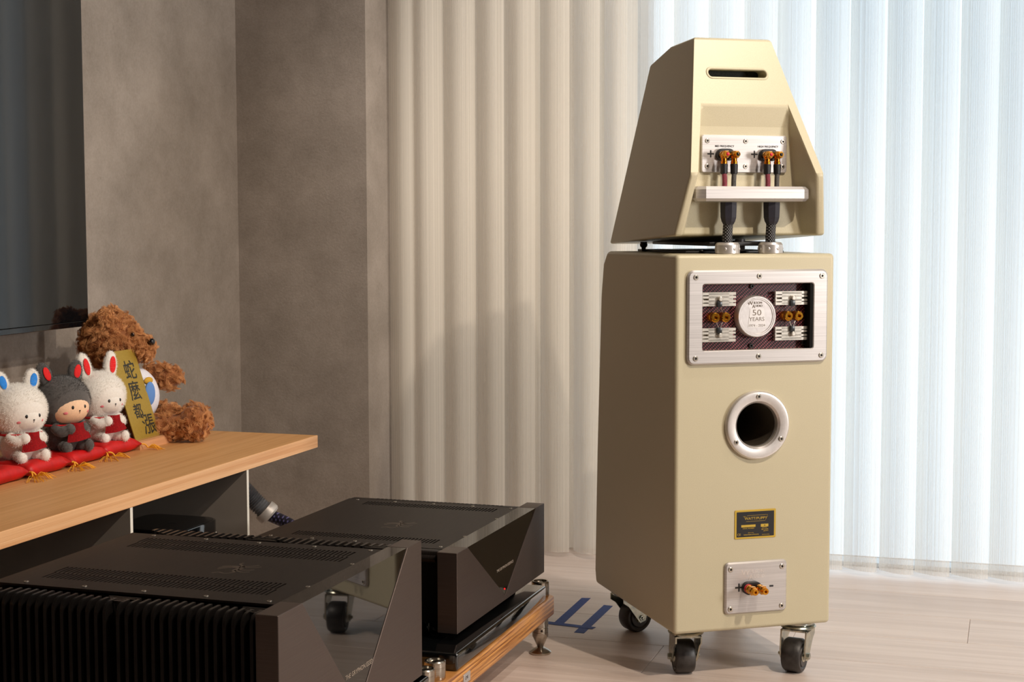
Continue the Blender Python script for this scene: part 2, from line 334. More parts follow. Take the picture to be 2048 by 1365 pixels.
def tube(bm, pts, r, seg=10, cap=True):
    pts = [Vector(p) for p in pts]; rs = r if isinstance(r, (list, tuple)) else [r]*len(pts)
    rings = []; d0 = (pts[1]-pts[0]).normalized(); u, v = frame_of(d0)
    for i, p in enumerate(pts):
        d = (pts[min(i+1, len(pts)-1)]-pts[max(i-1, 0)]).normalized()
        u = (u-d*u.dot(d)).normalized(); v = d.cross(u)
        rings.append([bm.verts.new(p+u*rs[i]*math.cos(2*PI*k/seg)+v*rs[i]*math.sin(2*PI*k/seg)) for k in range(seg)])
    for a, b in zip(rings, rings[1:]):
        for i in range(seg): bm.faces.new((a[i], a[(i+1) % seg], b[(i+1) % seg], b[i]))
    if cap: bm.faces.new(rings[0]); bm.faces.new(rings[-1])
    return bm
def spline(pts, n=8):
    pts = [Vector(p) for p in pts]; P = [pts[0]*2-pts[1]]+pts+[pts[-1]*2-pts[-2]]; out = []
    for i in range(1, len(P)-2):
        a, b, c, d = P[i-1:i+3]
        for k in range(n):
            t = k/n
            out.append(.5*((2*b)+(c-a)*t+(2*a-5*b+4*c-d)*t*t+(3*b-a-3*c+d)*t**3))
    out.append(pts[-1]); return out
def rrect(cx, cz, w_, h_, r, n=6):
    pts = []
    for (sx, sz, a0) in ((1, 1, 0), (-1, 1, PI/2), (-1, -1, PI), (1, -1, 1.5*PI)):
        for k in range(n+1):
            a = a0+PI/2*k/n; pts.append((cx+sx*(w_/2-r)+r*math.cos(a), cz+sz*(h_/2-r)+r*math.sin(a)))
    return pts
def rplate(cx, cz, w_, h_, r, yb, yf, ch=.001, hole=None, n=6):
    """rounded plate in the local XZ plane, front at yf (< yb), chamfered front edge, optional rounded hole (cx,cz,w,h,r)"""
    bm = B(); sg = -1 if yf < yb else 1
    L1 = [bm.verts.new((x, yb, z)) for x, z in rrect(cx, cz, w_, h_, r, n)]
    L2 = [bm.verts.new((x, yf-sg*ch, z)) for x, z in rrect(cx, cz, w_, h_, r, n)]
    L3 = [bm.verts.new((x, yf, z)) for x, z in rrect(cx, cz, w_-2*ch, h_-2*ch, max(r-ch, .0004), n)]
    k = len(L1)
    def br(a, b):
        for i in range(k): bm.faces.new((a[i], a[(i+1) % k], b[(i+1) % k], b[i]))
    br(L1, L2); br(L2, L3)
    if hole:
        hx, hz, hw, hh, hr = hole; c2 = min(ch, .0015)
        H1 = [bm.verts.new((x, yb, z)) for x, z in rrect(hx, hz, hw, hh, hr, n)]
        H2 = [bm.verts.new((x, yf-sg*c2, z)) for x, z in rrect(hx, hz, hw, hh, hr, n)]
        H3 = [bm.verts.new((x, yf, z)) for x, z in rrect(hx, hz, hw+2*c2, hh+2*c2, hr+c2, n)]
        br(L3, H3); br(H3, H2); br(H2, H1); br(H1, L1)
    else: bm.faces.new(L3); bm.faces.new(L1)
    return bm
def poly_prism(bm, pts, axis, a0, a1):
    """pts: 2D in the two other axes (cyclic order), extruded along axis from a0 to a1"""
    def P(p, a): return {'X': (a, p[0], p[1]), 'Y': (p[0], a, p[1]), 'Z': (p[0], p[1], a)}[axis]
    A = [bm.verts.new(P(p, a0)) for p in pts]; Bv = [bm.verts.new(P(p, a1)) for p in pts]; k = len(pts)
    bm.faces.new(A); bm.faces.new(Bv)
    for i in range(k): bm.faces.new((A[i], A[(i+1) % k], Bv[(i+1) % k], Bv[i]))
    return bm
def ball(bm, c, r, su=20, sv=12, rot=None):
    r = (r, r, r) if not isinstance(r, (tuple, list)) else r
    M = Matrix.Translation(Vector(c)) @ ((rot or Euler((0, 0, 0))).to_matrix().to_4x4()) @ Matrix.Diagonal((r[0], r[1], r[2], 1))
    bmesh.ops.create_uvsphere(bm, u_segments=su, v_segments=sv, radius=1, matrix=M); return bm
_glyphs = {}
def text(name, body, size, loc, rot, m, parent, ext=.0002, ax='CENTER', xs=1.0, bold=0, shear=0):
    key = (body, size, ext, ax, bold, shear, m.name)
    if key not in _glyphs:
        cu = bpy.data.curves.new(name, 'FONT'); cu.body = body; cu.size = size; cu.extrude = ext; cu.align_x = ax; cu.align_y = 'CENTER'
        cu.offset = bold; cu.resolution_u = 3; cu.shear = shear
        t = bpy.data.objects.new('t', cu); C.objects.link(t)
        me = bpy.data.meshes.new_from_object(t.evaluated_get(bpy.context.evaluated_depsgraph_get())); bpy.data.objects.remove(t)
        me.materials.clear(); me.materials.append(m); _glyphs[key] = me
    o = bpy.data.objects.new(name, _glyphs[key]); C.objects.link(o); o.location = loc; o.rotation_euler = rot; o.scale = (xs, 1, 1); o.parent = parent
    return o
def flat_normals(me, amin=.0035):
    """big flat faces keep their own normal, the rounded edges between them blend into it"""
    for p in me.polygons: p.use_smooth = True
    tot = {}
    key = lambda n: (round(n.x, 2), round(n.y, 2), round(n.z, 2))
    for p in me.polygons: tot[key(p.normal)] = tot.get(key(p.normal), 0)+p.area
    flat = [tot[key(p.normal)] > amin for p in me.polygons]
    vf = [[] for _ in me.vertices]
    for p in me.polygons:
        for v in p.vertices: vf[v].append(p.index)
    N = [None]*len(me.loops); P = me.polygons; c50 = math.cos(math.radians(50))
    for p in P:
        for li in p.loop_indices:
            if flat[p.index]: N[li] = p.normal.copy(); continue
            v = me.loops[li].vertex_index; best = None; bd = c50
            for f in vf[v]:
                if flat[f]:
                    d = P[f].normal.dot(p.normal)
                    if d > bd: bd, best = d, P[f].normal.copy()
            if best is None:
                best = Vector()
                for f in vf[v]:
                    if not flat[f] and P[f].normal.dot(p.normal) > .7: best += P[f].normal
                best = best.normalized() if best.length > 0 else p.normal.copy()
            N[li] = best
    me.normals_split_custom_set(N)
def bake(o, mods, last=False):
    """apply modifiers without operators"""
    for kind, kw in mods:
        md = o.modifiers.new(kind, kind)
        for k, v in kw.items(): setattr(md, k, v)
    dg = bpy.context.evaluated_depsgraph_get(); dg.update()
    me = bpy.data.meshes.new_from_object(o.evaluated_get(dg)); o.modifiers.clear(); o.data = me
    if last: flat_normals(me)
def cutter(bm, parent=None):
    me = bpy.data.meshes.new('cutter'); bmesh.ops.recalc_face_normals(bm, faces=bm.faces); bm.to_mesh(me); bm.free()
    o = bpy.data.objects.new('cutter', me); C.objects.link(o); o.parent = parent; return o
def drop(*os):
    for o in os: bpy.data.objects.remove(o)

# ---------------------------------------------------------------- the room
WX, WY, RX, CY, WINY = -1.825, 3.47, -1.4826, 3.60, 3.69
H = 2.6
struct(obj('wall_left', box(B(), WX-.1, WX, -2.6, WY+.4, -.006, H), wallm))
struct(obj('wall_far', box(B(), WX, RX, WY, WY+.1, 0, H), wallm))
struct(obj('wall_return', box(B(), RX-.1, RX, WY+.1, WINY+.15, 0, H), wallm))
bm = B(); box(bm, RX, -.90, WINY, WINY+.15, 0, H); box(bm, -.90, 2.6, WINY, WINY+.15, 2.35, H); box(bm, 2.2, 2.6, WINY, WINY+.15, 0, 2.35)
struct(obj('wall_window', bm, mat('wall_bounce_pale', srgb(226, 220, 210), .9, 0, .03, (3, 3, 3))))  # paler than the other walls, set to bounce light into the blind
struct(obj('wall_right', box(B(), 2.6, 2.7, -2.6, WINY, 0, H), wallplain))
struct(obj('wall_back', box(B(), WX, 2.7, -2.7, -2.6, 0, H), wallplain))
struct(obj('ceiling', box(B(), WX-.1, 2.7, -2.7, WINY+.15, H, H+.1), ceil_m))
# sliding window frame behind the blinds
wfm = mat('window_frame', srgb(190, 192, 194), .5, .2, .05)
bm = B(); box(bm, -.90, 2.2, WINY+.012, WINY+.07, -.006, .008); box(bm, -.90, 2.2, WINY+.012, WINY+.07, 2.3, 2.35)
for x in (-.90, .6, 2.15): box(bm, x, x+.05, WINY+.012, WINY+.07, .05, 2.3)
wf = struct(obj('window_1', bm, wfm))
# floor: sub-floor + planks
fl = struct(obj('floor', box(B(), WX-.1, 2.7, -2.7, WINY+.15, -.05, -.0061), mat('floor_gap', srgb(150, 130, 118), .8)))
ROW, PH, LEN = .19, 2.88, 1.22
pk = None; pcache = {}
def plank(x0, x1, y0, y1):
    key = (round(x1-x0, 4), round(y1-y0, 4))
    if key not in pcache:
        g = .0003; bm = bbox(g, key[0]-g, g, key[1]-g, -.006, 0, .0008, 1); o = obj('plank', bm, floor_wood, fl, angle=20); pcache[key] = o
    else: o = same('plank', pcache[key])
    o.location = (x0, y0, 0)
r0 = int((-2.6-PH)//ROW)
offs = {0: -.4, 1: -.076, 2: -.45, -1: -.626, -2: -.05, -3: -.75, 3: -.9}
for r in range(r0, 7):
    y0 = PH+r*ROW; y1 = min(y0+ROW, WINY+.0)
    if y0 < -2.6: y0 = -2.6
    if y1-y0 < .02: continue
    off = offs.get(r, random.uniform(-.6, .6)); 
    x = off-LEN*math.ceil((off-WX)/LEN)
    while x < 2.6:
        a, b_ = max(x, WX), min(x+LEN, 2.6)
        if b_-a > .02: plank(a, b_, y0, y1)
        x += LEN

# ---------------------------------------------------------------- vertical blind: slats + sheer sheet
bl = thing('vertical_blind', 'floor length sheer vertical blind, cream at left and glowing pale blue over the window', 'blind', (0, CY, 0))
def slat_mesh(sag, wd, tilt, zb=.012, zt=2.45, hemcurve=.004):
    bm = B(); n = 12; cols = []
    for i in range(n+1):
        t = i/n; x = wd*t; y = -sag*math.sin(PI*min(1, t*1.0)) + tilt*(.5-t)
        # a slight S so the right edge tucks behind the next slat
        y += .006*max(0, t-.8)/.2
        cols.append([bm.verts.new((x, y, z)) for z in (zb, .035, .6, 1.2, 1.8, zt)])
    for a, b_ in zip(cols, cols[1:]):
        for k in range(5): bm.faces.new((a[k], b_[k], b_[k+1], a[k+1]))
    return bm
def slat_obj(sag, wd, tilt): 
    o = obj('slat', slat_mesh(sag, wd, tilt), vanem, bl, angle=80); return o
slat_r = slat_obj(.011, .079, .035); slat_l = [slat_obj(.020, .080, .012), slat_obj(.016, .074, .022), slat_obj(.024, .078, .0)]
PITCH = .0805; x = -.367-PITCH*14; first = True; used = set()
k = 0
while x < 2.15:
    if x > -.90:
        if first: o = slat_r; first = False
        else: o = same('slat', slat_r)
        o.location = (x+random.uniform(-.003, .003), random.uniform(-.004, .004), 0); o.rotation_euler = (0, 0, random.uniform(-.05, .05))
    elif x > RX+.005-.02:
        j = (k*7+1) % 3
        if j not in used: o = slat_l[j]; used.add(j)
        else: o = same('slat', slat_l[j])
        o.location = (max(x, RX+.006)+random.uniform(-.004, .004), random.uniform(-.006, .006), 0); o.rotation_euler = (0, 0, random.uniform(-.22, .16))
    x += PITCH; k += 1
for j in range(3):
    if j not in used: drop(slat_l[j])
bm = B(); n = 420; prev = None
for i in range(n+1):
    x = RX+.004+(2.15-RX)*i/n; y = .036+.010*math.sin(2*PI*(x+.367)/PITCH)+.004*math.sin(x*23)
    cur = [bm.verts.new((x, y, z)) for z in (.014, 1.2, 2.45)]
    if prev:
        for k in range(2): bm.faces.new((prev[k], cur[k], cur[k+1], prev[k+1]))
    prev = cur
so = obj('sheer_sheet', bm, tulle, bl, angle=80)
obj('head_rail', bbox(RX+.004, 2.15, -.04, .05, 2.45, 2.52), wfm, bl)

# ---------------------------------------------------------------- loudspeaker: lower cabinet on casters
SX, SY, SR = -0.5543, 2.631, 0.5931
lower = thing('speaker_cabinet', 'tall champagne gold loudspeaker cabinet on black casters with round bass port in its back', 'loudspeaker', (SX, SY, 0), SR)
W_ = .30; ZB, ZT = .0888, .7498
prof = [(0, ZB), (0, ZT), (.352, ZT), (.374, .726), (.387, .664), (.409, .357), (.4205, .115), (.4135, ZB)]   # (depth, z)
bm = B(); poly_prism(bm, prof, 'X', 0, W_)
body = obj('cabinet_body', bm, gold, lower)
for e in body.data.edges: e.use_edge_sharp = False
c1 = cutter(lathe(B(), [(.0385, -.02), (.0385, .30)], (.1525, 0, .4517), (0, 1, 0), 48), lower)
c2 = cutter(box(B(), .046, .257, -.01, .030, .583, .6995), lower)
bake(body, [('BEVEL', dict(width=.0075, segments=4, limit_method='ANGLE', angle_limit=math.radians(40))),
            ('BOOLEAN', dict(object=c1, operation='DIFFERENCE', solver='EXACT'))])
bake(body, [('BOOLEAN', dict(object=c2, operation='DIFFERENCE', solver='EXACT'))], True)
drop(c1, c2)
# bass port
def screw_mesh(r=.0042, h=.0012):
    bm = B(); lathe(bm, [(r, 0), (r, h*.6), (r*.82, h), (r*.45, h), (r*.42, h*.25), (0, h*.25)], (0, 0, 0), (0, -1, 0), 14); return bm
scr0 = None
def screw(parent, x, y, z, r=.0042, rot=(0, 0, 0), name='screw'):
    global scr0
    if scr0 is None:
        scr0 = obj('screw', screw_mesh(), screwm, parent, angle=30); o = scr0
        bmh = B(); lathe(bmh, [(.0017, 0), (.0017, .0005), (0, .0005)], (0, 0, 0), (0, -1, 0), 6)
        o.data.materials.append(hexm)
        for p in o.data.polygons:
            c = p.center
            if math.hypot(c.x, c.z) < .0042*.44: p.material_index = 1
        bmh.free()
    else: o = same('screw', scr0, parent)
    o.location = (x, y, z); o.scale = (r/.0042,)*3; o.rotation_euler = rot; return o
port = obj('port_ring', lathe(B(), [(.0605, .000), (.0605, -.005), (.058, -.0085), (.055, -.0092), (.0425, -.0068), (.039, -.003), (.0378, .006), (.0378, .02)], (.1525, 0, .4517), (0, 1, 0), 64, cap=False), alu_spin, lower)
obj('port_tube', lathe(B(), [(.0376, .006), (.0376, .17), (.0376, .29)], (.1525, 0, .4517), (0, 1, 0), 48, cap=False), mat('port_tube', srgb(140, 128, 112), .24, .75, .1, (40, 40, 40)), lower)
obj('port_end', lathe(B(), [(.040, .288), (0, .288)], (.1525, 0, .4517), (0, 1, 0), 32), blackmatte, lower)
for a in (90, 214, 330):
    screw(port, .1525+.0505*math.cos(math.radians(a)), -.0087, .4517+.0505*math.sin(math.radians(a)), .0046)
# resistor window frame
fr = obj('resistor_frame', rplate(.1517, .6413, .2645, .1628, .0125, .0, -.0075, .003, (.1515, .6413, .209, .1145, .004)), alu, lower)
for x in (.034, .152, .2715):
    for z in (.7108, .5715): screw(fr, x, -.0077, z+(.001 if x == .152 else 0), .0047)
pan = obj('resistor_panel', box(B(), .0462, .2568, .0155, .0205, .5832, .6993), carbon, lower)
obj('window_lining', box(B(), .2500, .2568, -.006, .0154, .5835, .699), blackmatte, lower)
for x, z in ((.148, .6935), (.147, .5895), (.2475, .6925), (.2475, .5925)): cap_ = obj('black_bolt', lathe(B(), [(.0042, 0), (.0042, .003), (.0034, .0038), (.0018, .0038), (.0016, .001), (0, .001)], (x, .0155, z), (0, -1, 0), 14), black, pan)
# commemorative medallion
med = obj('medallion', lathe(B(), [(.0365, .015), (.0365, .001), (.0350, -.0012), (.0325, -.0012), (.0318, -.0004), (.0300, -.0004), (.0292, .0008), (0, .0008)], (.1515, 0, .6413), (0, 1, 0), 64), mat('silver_medal', srgb(212, 206, 204), .36, .7, .03, (90, 90, 90), .2), lower)
for i, pts in enumerate((((.135, .622), (.139, .655), (.165, .655), (.169, .622)),)):
    obj('medallion_relief', poly_prism(B(), [(x, z) for x, z in pts], 'Y', .0004, .0009), alu_spin, med)
R90 = (PI/2, 0, 0)
def logo(parent, x, y, z, s, m, y2=None):
    """two stacked words with oversized first letters"""
    text('logo_lettering', 'W', s*1.45, (x-s*2.0, y, z+s*.35), R90, m, parent, .0001, xs=1.1)
    text('logo_lettering', 'ILSON', s*.9, (x+s*.35, y, z+s*.5), R90, m, parent, .0001, xs=1.0)
    text('logo_lettering', 'A', s*1.35, (x-s*.95, y, z-s*.55), R90, m, parent, .0001)
    text('logo_lettering', 'UDIO', s*.85, (x+s*.65, y, z-s*.4), R90, m, parent, .0001)
etch = mat('etched_letter', srgb(120, 108, 96), .5, .6, .05)
logo(med, .1515, .0003, .662, .0062, etch)
text('lettering', '50', .0145, (.1515, .0003, .6475), R90, etch, med, .0001, xs=1.25)
text('lettering', 'YEARS', .0098, (.1515, .0003, .6365), R90, etch, med, .0001, xs=1.05)
text('lettering', '1974 - 2024', .0062, (.1515, .0003, .6255), R90, etch, med, .0001, xs=1.05)
# resistor heat sinks, leads and gold posts
sinkm = mat('sink_silver', srgb(214, 208, 198), .32, .7, .05, (100, 100, 100))
for gx in (.0815, .2195):
    for k, gz in enumerate((.6722, .6103)):
        bm = B(); up = 1 if k == 0 else -1
        x0, x1 = gx-.031, gx+.031
        poly_prism(bm, [(x0+.003, gz-.0115*1), (x1-.001, gz-.0115), (x1-.001, gz+.0115), (x0+.003, gz+.0115)], 'Y', .011, .0155)
        for j, dz in enumerate((-.0095, -.0035, .0035, .0095)):
            ww = .0032 if abs(dz) > .005 else .0022
            box(bm, x0, x1+.0008, .0035, .0115, gz+dz-ww/2-.0008, gz+dz+ww/2+.0008)
        box(bm, x0+.012, x1-.012, .0035, .0115, gz-.011, gz+.011)
        sk = obj('heat_sink', bm, sinkm, pan, smooth=False)
        rz_ = gz-up*.004
        rs = obj('resistor', bbox(gx-.0045, gx+.0045, -.001, .0036, rz_-up*.0045-.005, rz_-up*.0045+.005, .0008), resist, pan)
        obj('clip_screw', lathe(B(), [(.0042, .0035), (.0042, -.002), (.003, -.003), (0, -.003)], (gx+.0015, 0, rz_+up*.0045), (0, 1, 0), 12), sinkm, pan)
        bm = B()
        for s in (-1, 1): tube(bm, spline([(gx+s*.002, .0005, rz_-up*.009), (gx+s*.0055, .001, gz-up*.022), (gx+s*.009, .004, gz-up*.027)], 5), .0005, 5)
        obj('lead_wire', bm, wirem, pan)
    for s in (-1, 1):
        p = obj('terminal_post', lathe(B(), [(.0075, .0155), (.0075, .011), (.0085, .0105), (.0085, .002), (.0075, .000), (.0085, -.002), (.0085, -.007), (.007, -.0085), (.0035, -.0085), (.0035, -.004), (0, -.004)], (gx+s*.0098-.001, 0, .6413), (0, 1, 0), 20), goldm, pan)
# name plate
npm = mat('plaque_gold', srgb(205, 172, 70), .4, .5, .03)
pl = obj('name_plate', rplate(.1518, .2768, .0785, .0510, .002, 0, -.0012, .0003), npm, lower)
obj('plate_field', rplate(.1518, .2768, .0715, .0445, .0006, -.001, -.0014, .0001), black, pl)
text('lettering', 'THE', .0026, (.1335-.003, -.0016, .2905), R90, npm, pl, .00008)
text('lettering', 'WATT/PUPPY', .0066, (.1525, -.0016, .2868), R90, npm, pl, .00008, xs=1.08)
text('lettering', 'TM', .0018, (.1738, -.0016, .2920), R90, npm, pl, .00008)
bm = B(); 
for a, b_ in (((.136, .2922), (.172, .2925)), ((.136, .2922), (.1325, .2860)), ((.134, .2818), (.170, .2821)), ((.170, .2821), (.1755, .2905))):
    tube(bm, [(a[0], -.0016, a[1]), (b_[0], -.0016, b_[1])], .0002, 4)
obj('plate_line', bm, npm, pl)
obj('number_field', box(B(), .1248, .1520, -.0017, -.0013, .2718, .2760), npm, pl); obj('number_field', box(B(), .1620, .1765, -.0017, -.0013, .2712, .2762), npm, pl)
text('lettering', '40', .0030, (.1692, -.0019, .2737), R90, text_d, pl, .00006)
text('lettering', 'SERIAL NUMBER', .0027, (.1385, -.0016, .2695), R90, npm, pl, .00006, xs=1.15)
text('lettering', 'OHMS', .0024, (.1692, -.0016, .2700), R90, npm, pl, .00006, xs=1.4)
logo(pl, .1715, -.0016, .2655, .0030, npm)
text('lettering', 'CE', .0056, (.1207, -.0016, .2590), R90, npm, pl, .00006, bold=-.00005)
text('lettering', 'Made in the', .0022, (.1432, -.0016, .2617), R90, npm, pl, .00006)
text('lettering', 'United States of America', .0029, (.1440, -.0016, .2585), R90, npm, pl, .00006, xs=.98, bold=.00003)
text('lettering', 'patents pending', .0022, (.1715, -.0016, .2575), R90, npm, pl, .00006)
# bass terminal plate
bt = obj('terminal_plate', rplate(.1527, .1653, .1185, .0922, .0085, 0, -.0058, .0028), alu, lower)
for x in (.1035, .2015):
    for z in (.1995, .1290): screw(bt, x, -.0060, z, .0047)
logo(bt, .1515, -.0059, .1885, .0098, mat('engraving', srgb(232, 226, 222), .3, .8, .02))
text('plus_sign', '+', .030, (.1195, -.0059, .1650), R90, text_d, bt, .0001, bold=.0002)
text('minus_sign', '-', .030, (.1815, -.0059, .1680), R90, text_d, bt, .0001, bold=.0002)
def post_base(parent, x, y, z, name='post_base', h=.0115, w=.035, ht=.0225):
    return obj(name, rplate(x, z, w, ht, ht*.48, y, y-h, .0015), black, parent)
pb = post_base(bt, .1420, -.0055, .1655, h=.010)
def binding_post(parent, x, y, z, L_=.032, r=.0078, capm=None, ring=None):
    """hexagonal-nut gold binding post pointing to local -Y"""
    bm = B()
    lathe(bm, [(r*.62, 0), (r*.62, -.006), (r*1.0, -.0065), (r*1.0, -.011), (r*.85, -.012), (r*.85, -.0145)], (x, y, z), (0, 1, 0), 20)
    lathe(bm, [(r*.95, -.0145), (r*1.06, -.0155), (r*1.06, -.023), (r*.95, -.0245)], (x, y, z), (0, 1, 0), 6)
    lathe(bm, [(r*.8, -.0245), (r*.8, -L_+.002), (r*.68, -L_), (r*.32, -L_), (r*.3, -L_+.005), (0, -L_+.005)], (x, y, z), (0, 1, 0), 20)
    o = obj('binding_post', bm, goldm, parent, angle=25)
    if ring: obj('colour_ring', lathe(B(), [(r*.7, -.001), (r*1.04, -.001), (r*1.04, -.0045), (r*.7, -.0045)], (x, y, z), (0, 1, 0), 20), ring, o)
    if capm: obj('post_cap', ball(B(), (x, y-L_+.0015, z), (r*.55, r*.5, r*.55), 14, 8), capm, o)
    return o
binding_post(bt, .1325, -.0155, .1665, ring=redcap); binding_post(bt, .1515, -.0155, .1665)
# casters
cm = {}
def caster(x, y, ang, ztop=ZB-.0005, R_=.0305, trail=.019):
    c_, s_ = math.cos(ang), math.sin(ang)
    if not cm:
        base = obj('caster', lathe(B(), [(.028, ztop), (.028, ztop-.003), (.023, ztop-.0035), (.023, ztop-.0055), (.030, ztop-.006), (.032, ztop-.0085), (.030, ztop-.0115), (.023, ztop-.0122), (.023, ztop-.015)], (0, 0, 0), (0, 0, 1), 28), steel, lower)
        bm = B(); zt = ztop-.0125
        hw = .0240
        # bridge with rolled shoulders and two cheeks which taper to the axle, local +X = trail direction
        for s in (-1, 1):
            pts = [(-.024, zt), (.026, zt), (trail+.013, R_+.010), (trail+.009, R_-.006), (trail-.004, R_-.010), (trail-.012, R_), (-.012, zt-.020), (-.024, zt-.012)]
            poly_prism(bm, pts, 'Y', s*hw, s*(hw-.0026))
        box(bm, -.022, .024, -hw, hw, zt-.003, zt)
        bmesh.ops.recalc_face_normals(bm, faces=bm.faces)
        fork = obj('fork', bm, steel, base, angle=30)
        wheel = obj('wheel', lathe(B(), [(.0115, -.0175), (.019, -.0175), (.0205, -.0150), (.0235, -.0172), (.0275, -.0168), (R_, -.0125), (R_+.0002, 0), (R_, .0125), (.0275, .0168), (.0235, .0172), (.0205, .0150), (.019, .0175), (.0115, .0175)], (trail, 0, R_), (0, 1, 0), 36), rubber, base)
        hub = obj('hub', lathe(B(), [(.0, -.0185), (.0105, -.0185), (.0115, -.0170), (.0115, .0170), (.0105, .0185), (0, .0185)], (trail, 0, R_), (0, 1, 0), 20), steel, base)
        ax = obj('axle_bolt', lathe(B(), [(0, -.0300), (.003, -.0298), (.0035, -.027), (.0058, -.0268), (.0058, -.0240), (.003, -.0240), (.003, .0240), (.0058, .0240), (.0058, .0285), (0, .0288)], (trail, 0, R_), (0, 1, 0), 6), steel, base)
        cm['p'] = [base, fork, wheel, hub, ax]; b0 = base
        parts = cm['p']
    else:
        b0 = same('caster', cm['p'][0], lower)
        for nme, s in zip(('fork', 'wheel', 'hub', 'axle_bolt'), cm['p'][1:]): same(nme, s, b0)
    b0.location = (x, y, 0); b0.rotation_euler = (0, 0, ang)
caster(.044, .052, math.radians(80)); caster(.254, .034, math.radians(-134)); caster(.048, .362, math.radians(14)); caster(.252, .362, math.radians(20))
# cable glands and top track
for x in (.110, .192):
    g = obj('cable_gland', lathe(B(), [(.0195, ZT-.0005), (.0215, ZT+.001), (.0215, ZT+.0155), (.0185, ZT+.0195), (.0135, ZT+.020), (.0125, ZT+.017), (.0125, ZT)], (x, .034, 0), (0, 0, 1), 40), alu_spin, lower)
    for k in range(8):
        a = 2*PI*k/8+.2
        obj('grip_dimple', ball(B(), (x+.0186*math.cos(a), .034+.0186*math.sin(a), ZT+.0085), (.0040, .0040, .0044), 12, 8), alu, g)
obj('top_track', bbox(.055, .245, .09, .33, ZT, ZT+.004, .001), black, lower)
obj('track_slot', bbox(.085, .105, .12, .30, ZT+.004, ZT+.0046, .0002), stainless, lower)

# ---------------------------------------------------------------- upper cabinet
upper = thing('speaker_cabinet', 'champagne gold tapering upper loudspeaker cabinet with slot port and recessed terminal bay', 'loudspeaker', (SX, SY, 0), SR)
hw = lambda b_, z: .2875-.0636*b_-.1827*z
CX = .150
OUT = [(.109, 1.1315), (.241, 1.1293), (.352, 1.106), (.416, .7625), (.0245, .7812), (-.0035, .8864)]
bm = B()
def V_(sx, wd, b_, z): return bm.verts.new((CX+sx*wd, b_, z))
rearb = lambda z: .109+(-.0035-.109)*(1.1315-z)/(1.1315-.8864) if z > .8864 else -.0035+(.0245+.0035)*(.8864-z)/(.8864-.7812)
side = {}
for sx in (-1, 1):
    P = [V_(sx, hw(b_, z), b_, z) for b_, z in OUT]
    O = [V_(sx, wd, rearb(z), z) for z, wd in ((1.0080, .0830), (.8864, .1108), (.7812, .1277))]
    K = [V_(sx, wd, b_, z) for z, wd, b_ in ((.9930, .0842, .0568), (.9720, .0862, .0600), (.8864, .0975, .0605), (.7812, .1135, .0605))]
    side[sx] = (P, O, K)
    bm.faces.new(P)
    bm.faces.new((P[0], O[0], O[1], P[5])); bm.faces.new((P[5], O[1], O[2], P[4]))
    bm.faces.new((O[0], K[0], K[1], K[2], O[1])); bm.faces.new((O[1], K[2], K[3], O[2]))
(Lp, Lo, Lk), (Rp, Ro, Rk) = side[-1], side[1]
for i in range(3): bm.faces.new((Lp[i], Lp[i+1], Rp[i+1], Rp[i]))
bm.faces.new((Lp[0], Rp[0], Ro[0], Lo[0]))
bm.faces.new((Lo[0], Ro[0], Rk[0], Lk[0]))
for i in range(3): bm.faces.new((Lk[i], Lk[i+1], Rk[i+1], Rk[i]))
bm.faces.new((Lp[3], Lp[4], Lo[2], Lk[3], Rk[3], Ro[2], Rp[4], Rp[3]))
wb = obj('cabinet_body', bm, gold, upper)
for e in wb.data.edges: e.use_edge_sharp = False
bm = B(); poly_prism(bm, rrect(CX-.0035, 1.0660, .1130, .0155, .0077, 8), 'Y', -.02, .150); cutB = cutter(bm, upper)
bake(wb, [('BEVEL', dict(width=.0052, segments=4, limit_method='ANGLE', angle_limit=math.radians(17)))])
bake(wb, [('BOOLEAN', dict(object=cutB, operation='DIFFERENCE', solver='EXACT'))], True)
drop(cutB)
pts = rrect(CX-.0035, 1.0660, .1155, .0180, .0089, 8); pts.append(pts[0])
obj('slot_lip', tube(B(), [(x, rearb(z)+.0012, z) for x, z in pts], .0026, 10, False), gold, upper, angle=180)
obj('slot_foam', box(B(), CX-.062, CX+.062, .115, .125, 1.054, 1.078), foam, upper)
# terminal plate
tp = obj('terminal_plate', rplate(.1505, .9242, .1625, .0655, .0045, .0605, .0545, .0012), alu, upper)
for x in (.0795, .1520, .2235):
    for z in (.9465, .9025): screw(tp, x, .0543, z, .0042)
text('lettering', 'MID FREQUENCY', .0046, (.1120, .0543, .9373), R90, text_d, tp, .0001, xs=1.02, bold=.0001)
text('lettering', 'HIGH FREQUENCY', .0046, (.1950, .0543, .9373), R90, text_d, tp, .0001, xs=1.02, bold=.0001)
for x in (.0870, .1700): text('plus_sign', '+', .026, (x-.001, .0543, .9225), R90, text_d, tp, .0001, bold=.0002)
for x in (.1120, .1940): post_base(tp, x, .0550, .9225, h=.008, w=.034, ht=.021)
for x in (.1030, .1850):
    binding_post(tp, x, .047, .9222, L_=.028, r=.0066, capm=redcap); binding_post(tp, x+.0190, .047, .9222, L_=.028, r=.0066, capm=bead)
# cable rest bracket across the bay
bm = B(); x0, x1, c = CX-.1065, CX+.1065, .014
poly_prism(bm, [(x0+.010, .0600), (x0+.006, .045), (x0, .032), (x0, .018), (x0+c, .006), (x1-c, .006), (x1, .018), (x1, .032), (x1-.006, .045), (x1-.010, .0600)], 'Z', .8408, .8665)
bmesh.ops.recalc_face_normals(bm, faces=bm.faces); bevel(bm, .0050, 1, 60)
bk = obj('cable_bracket', bm, alu, upper, angle=18)
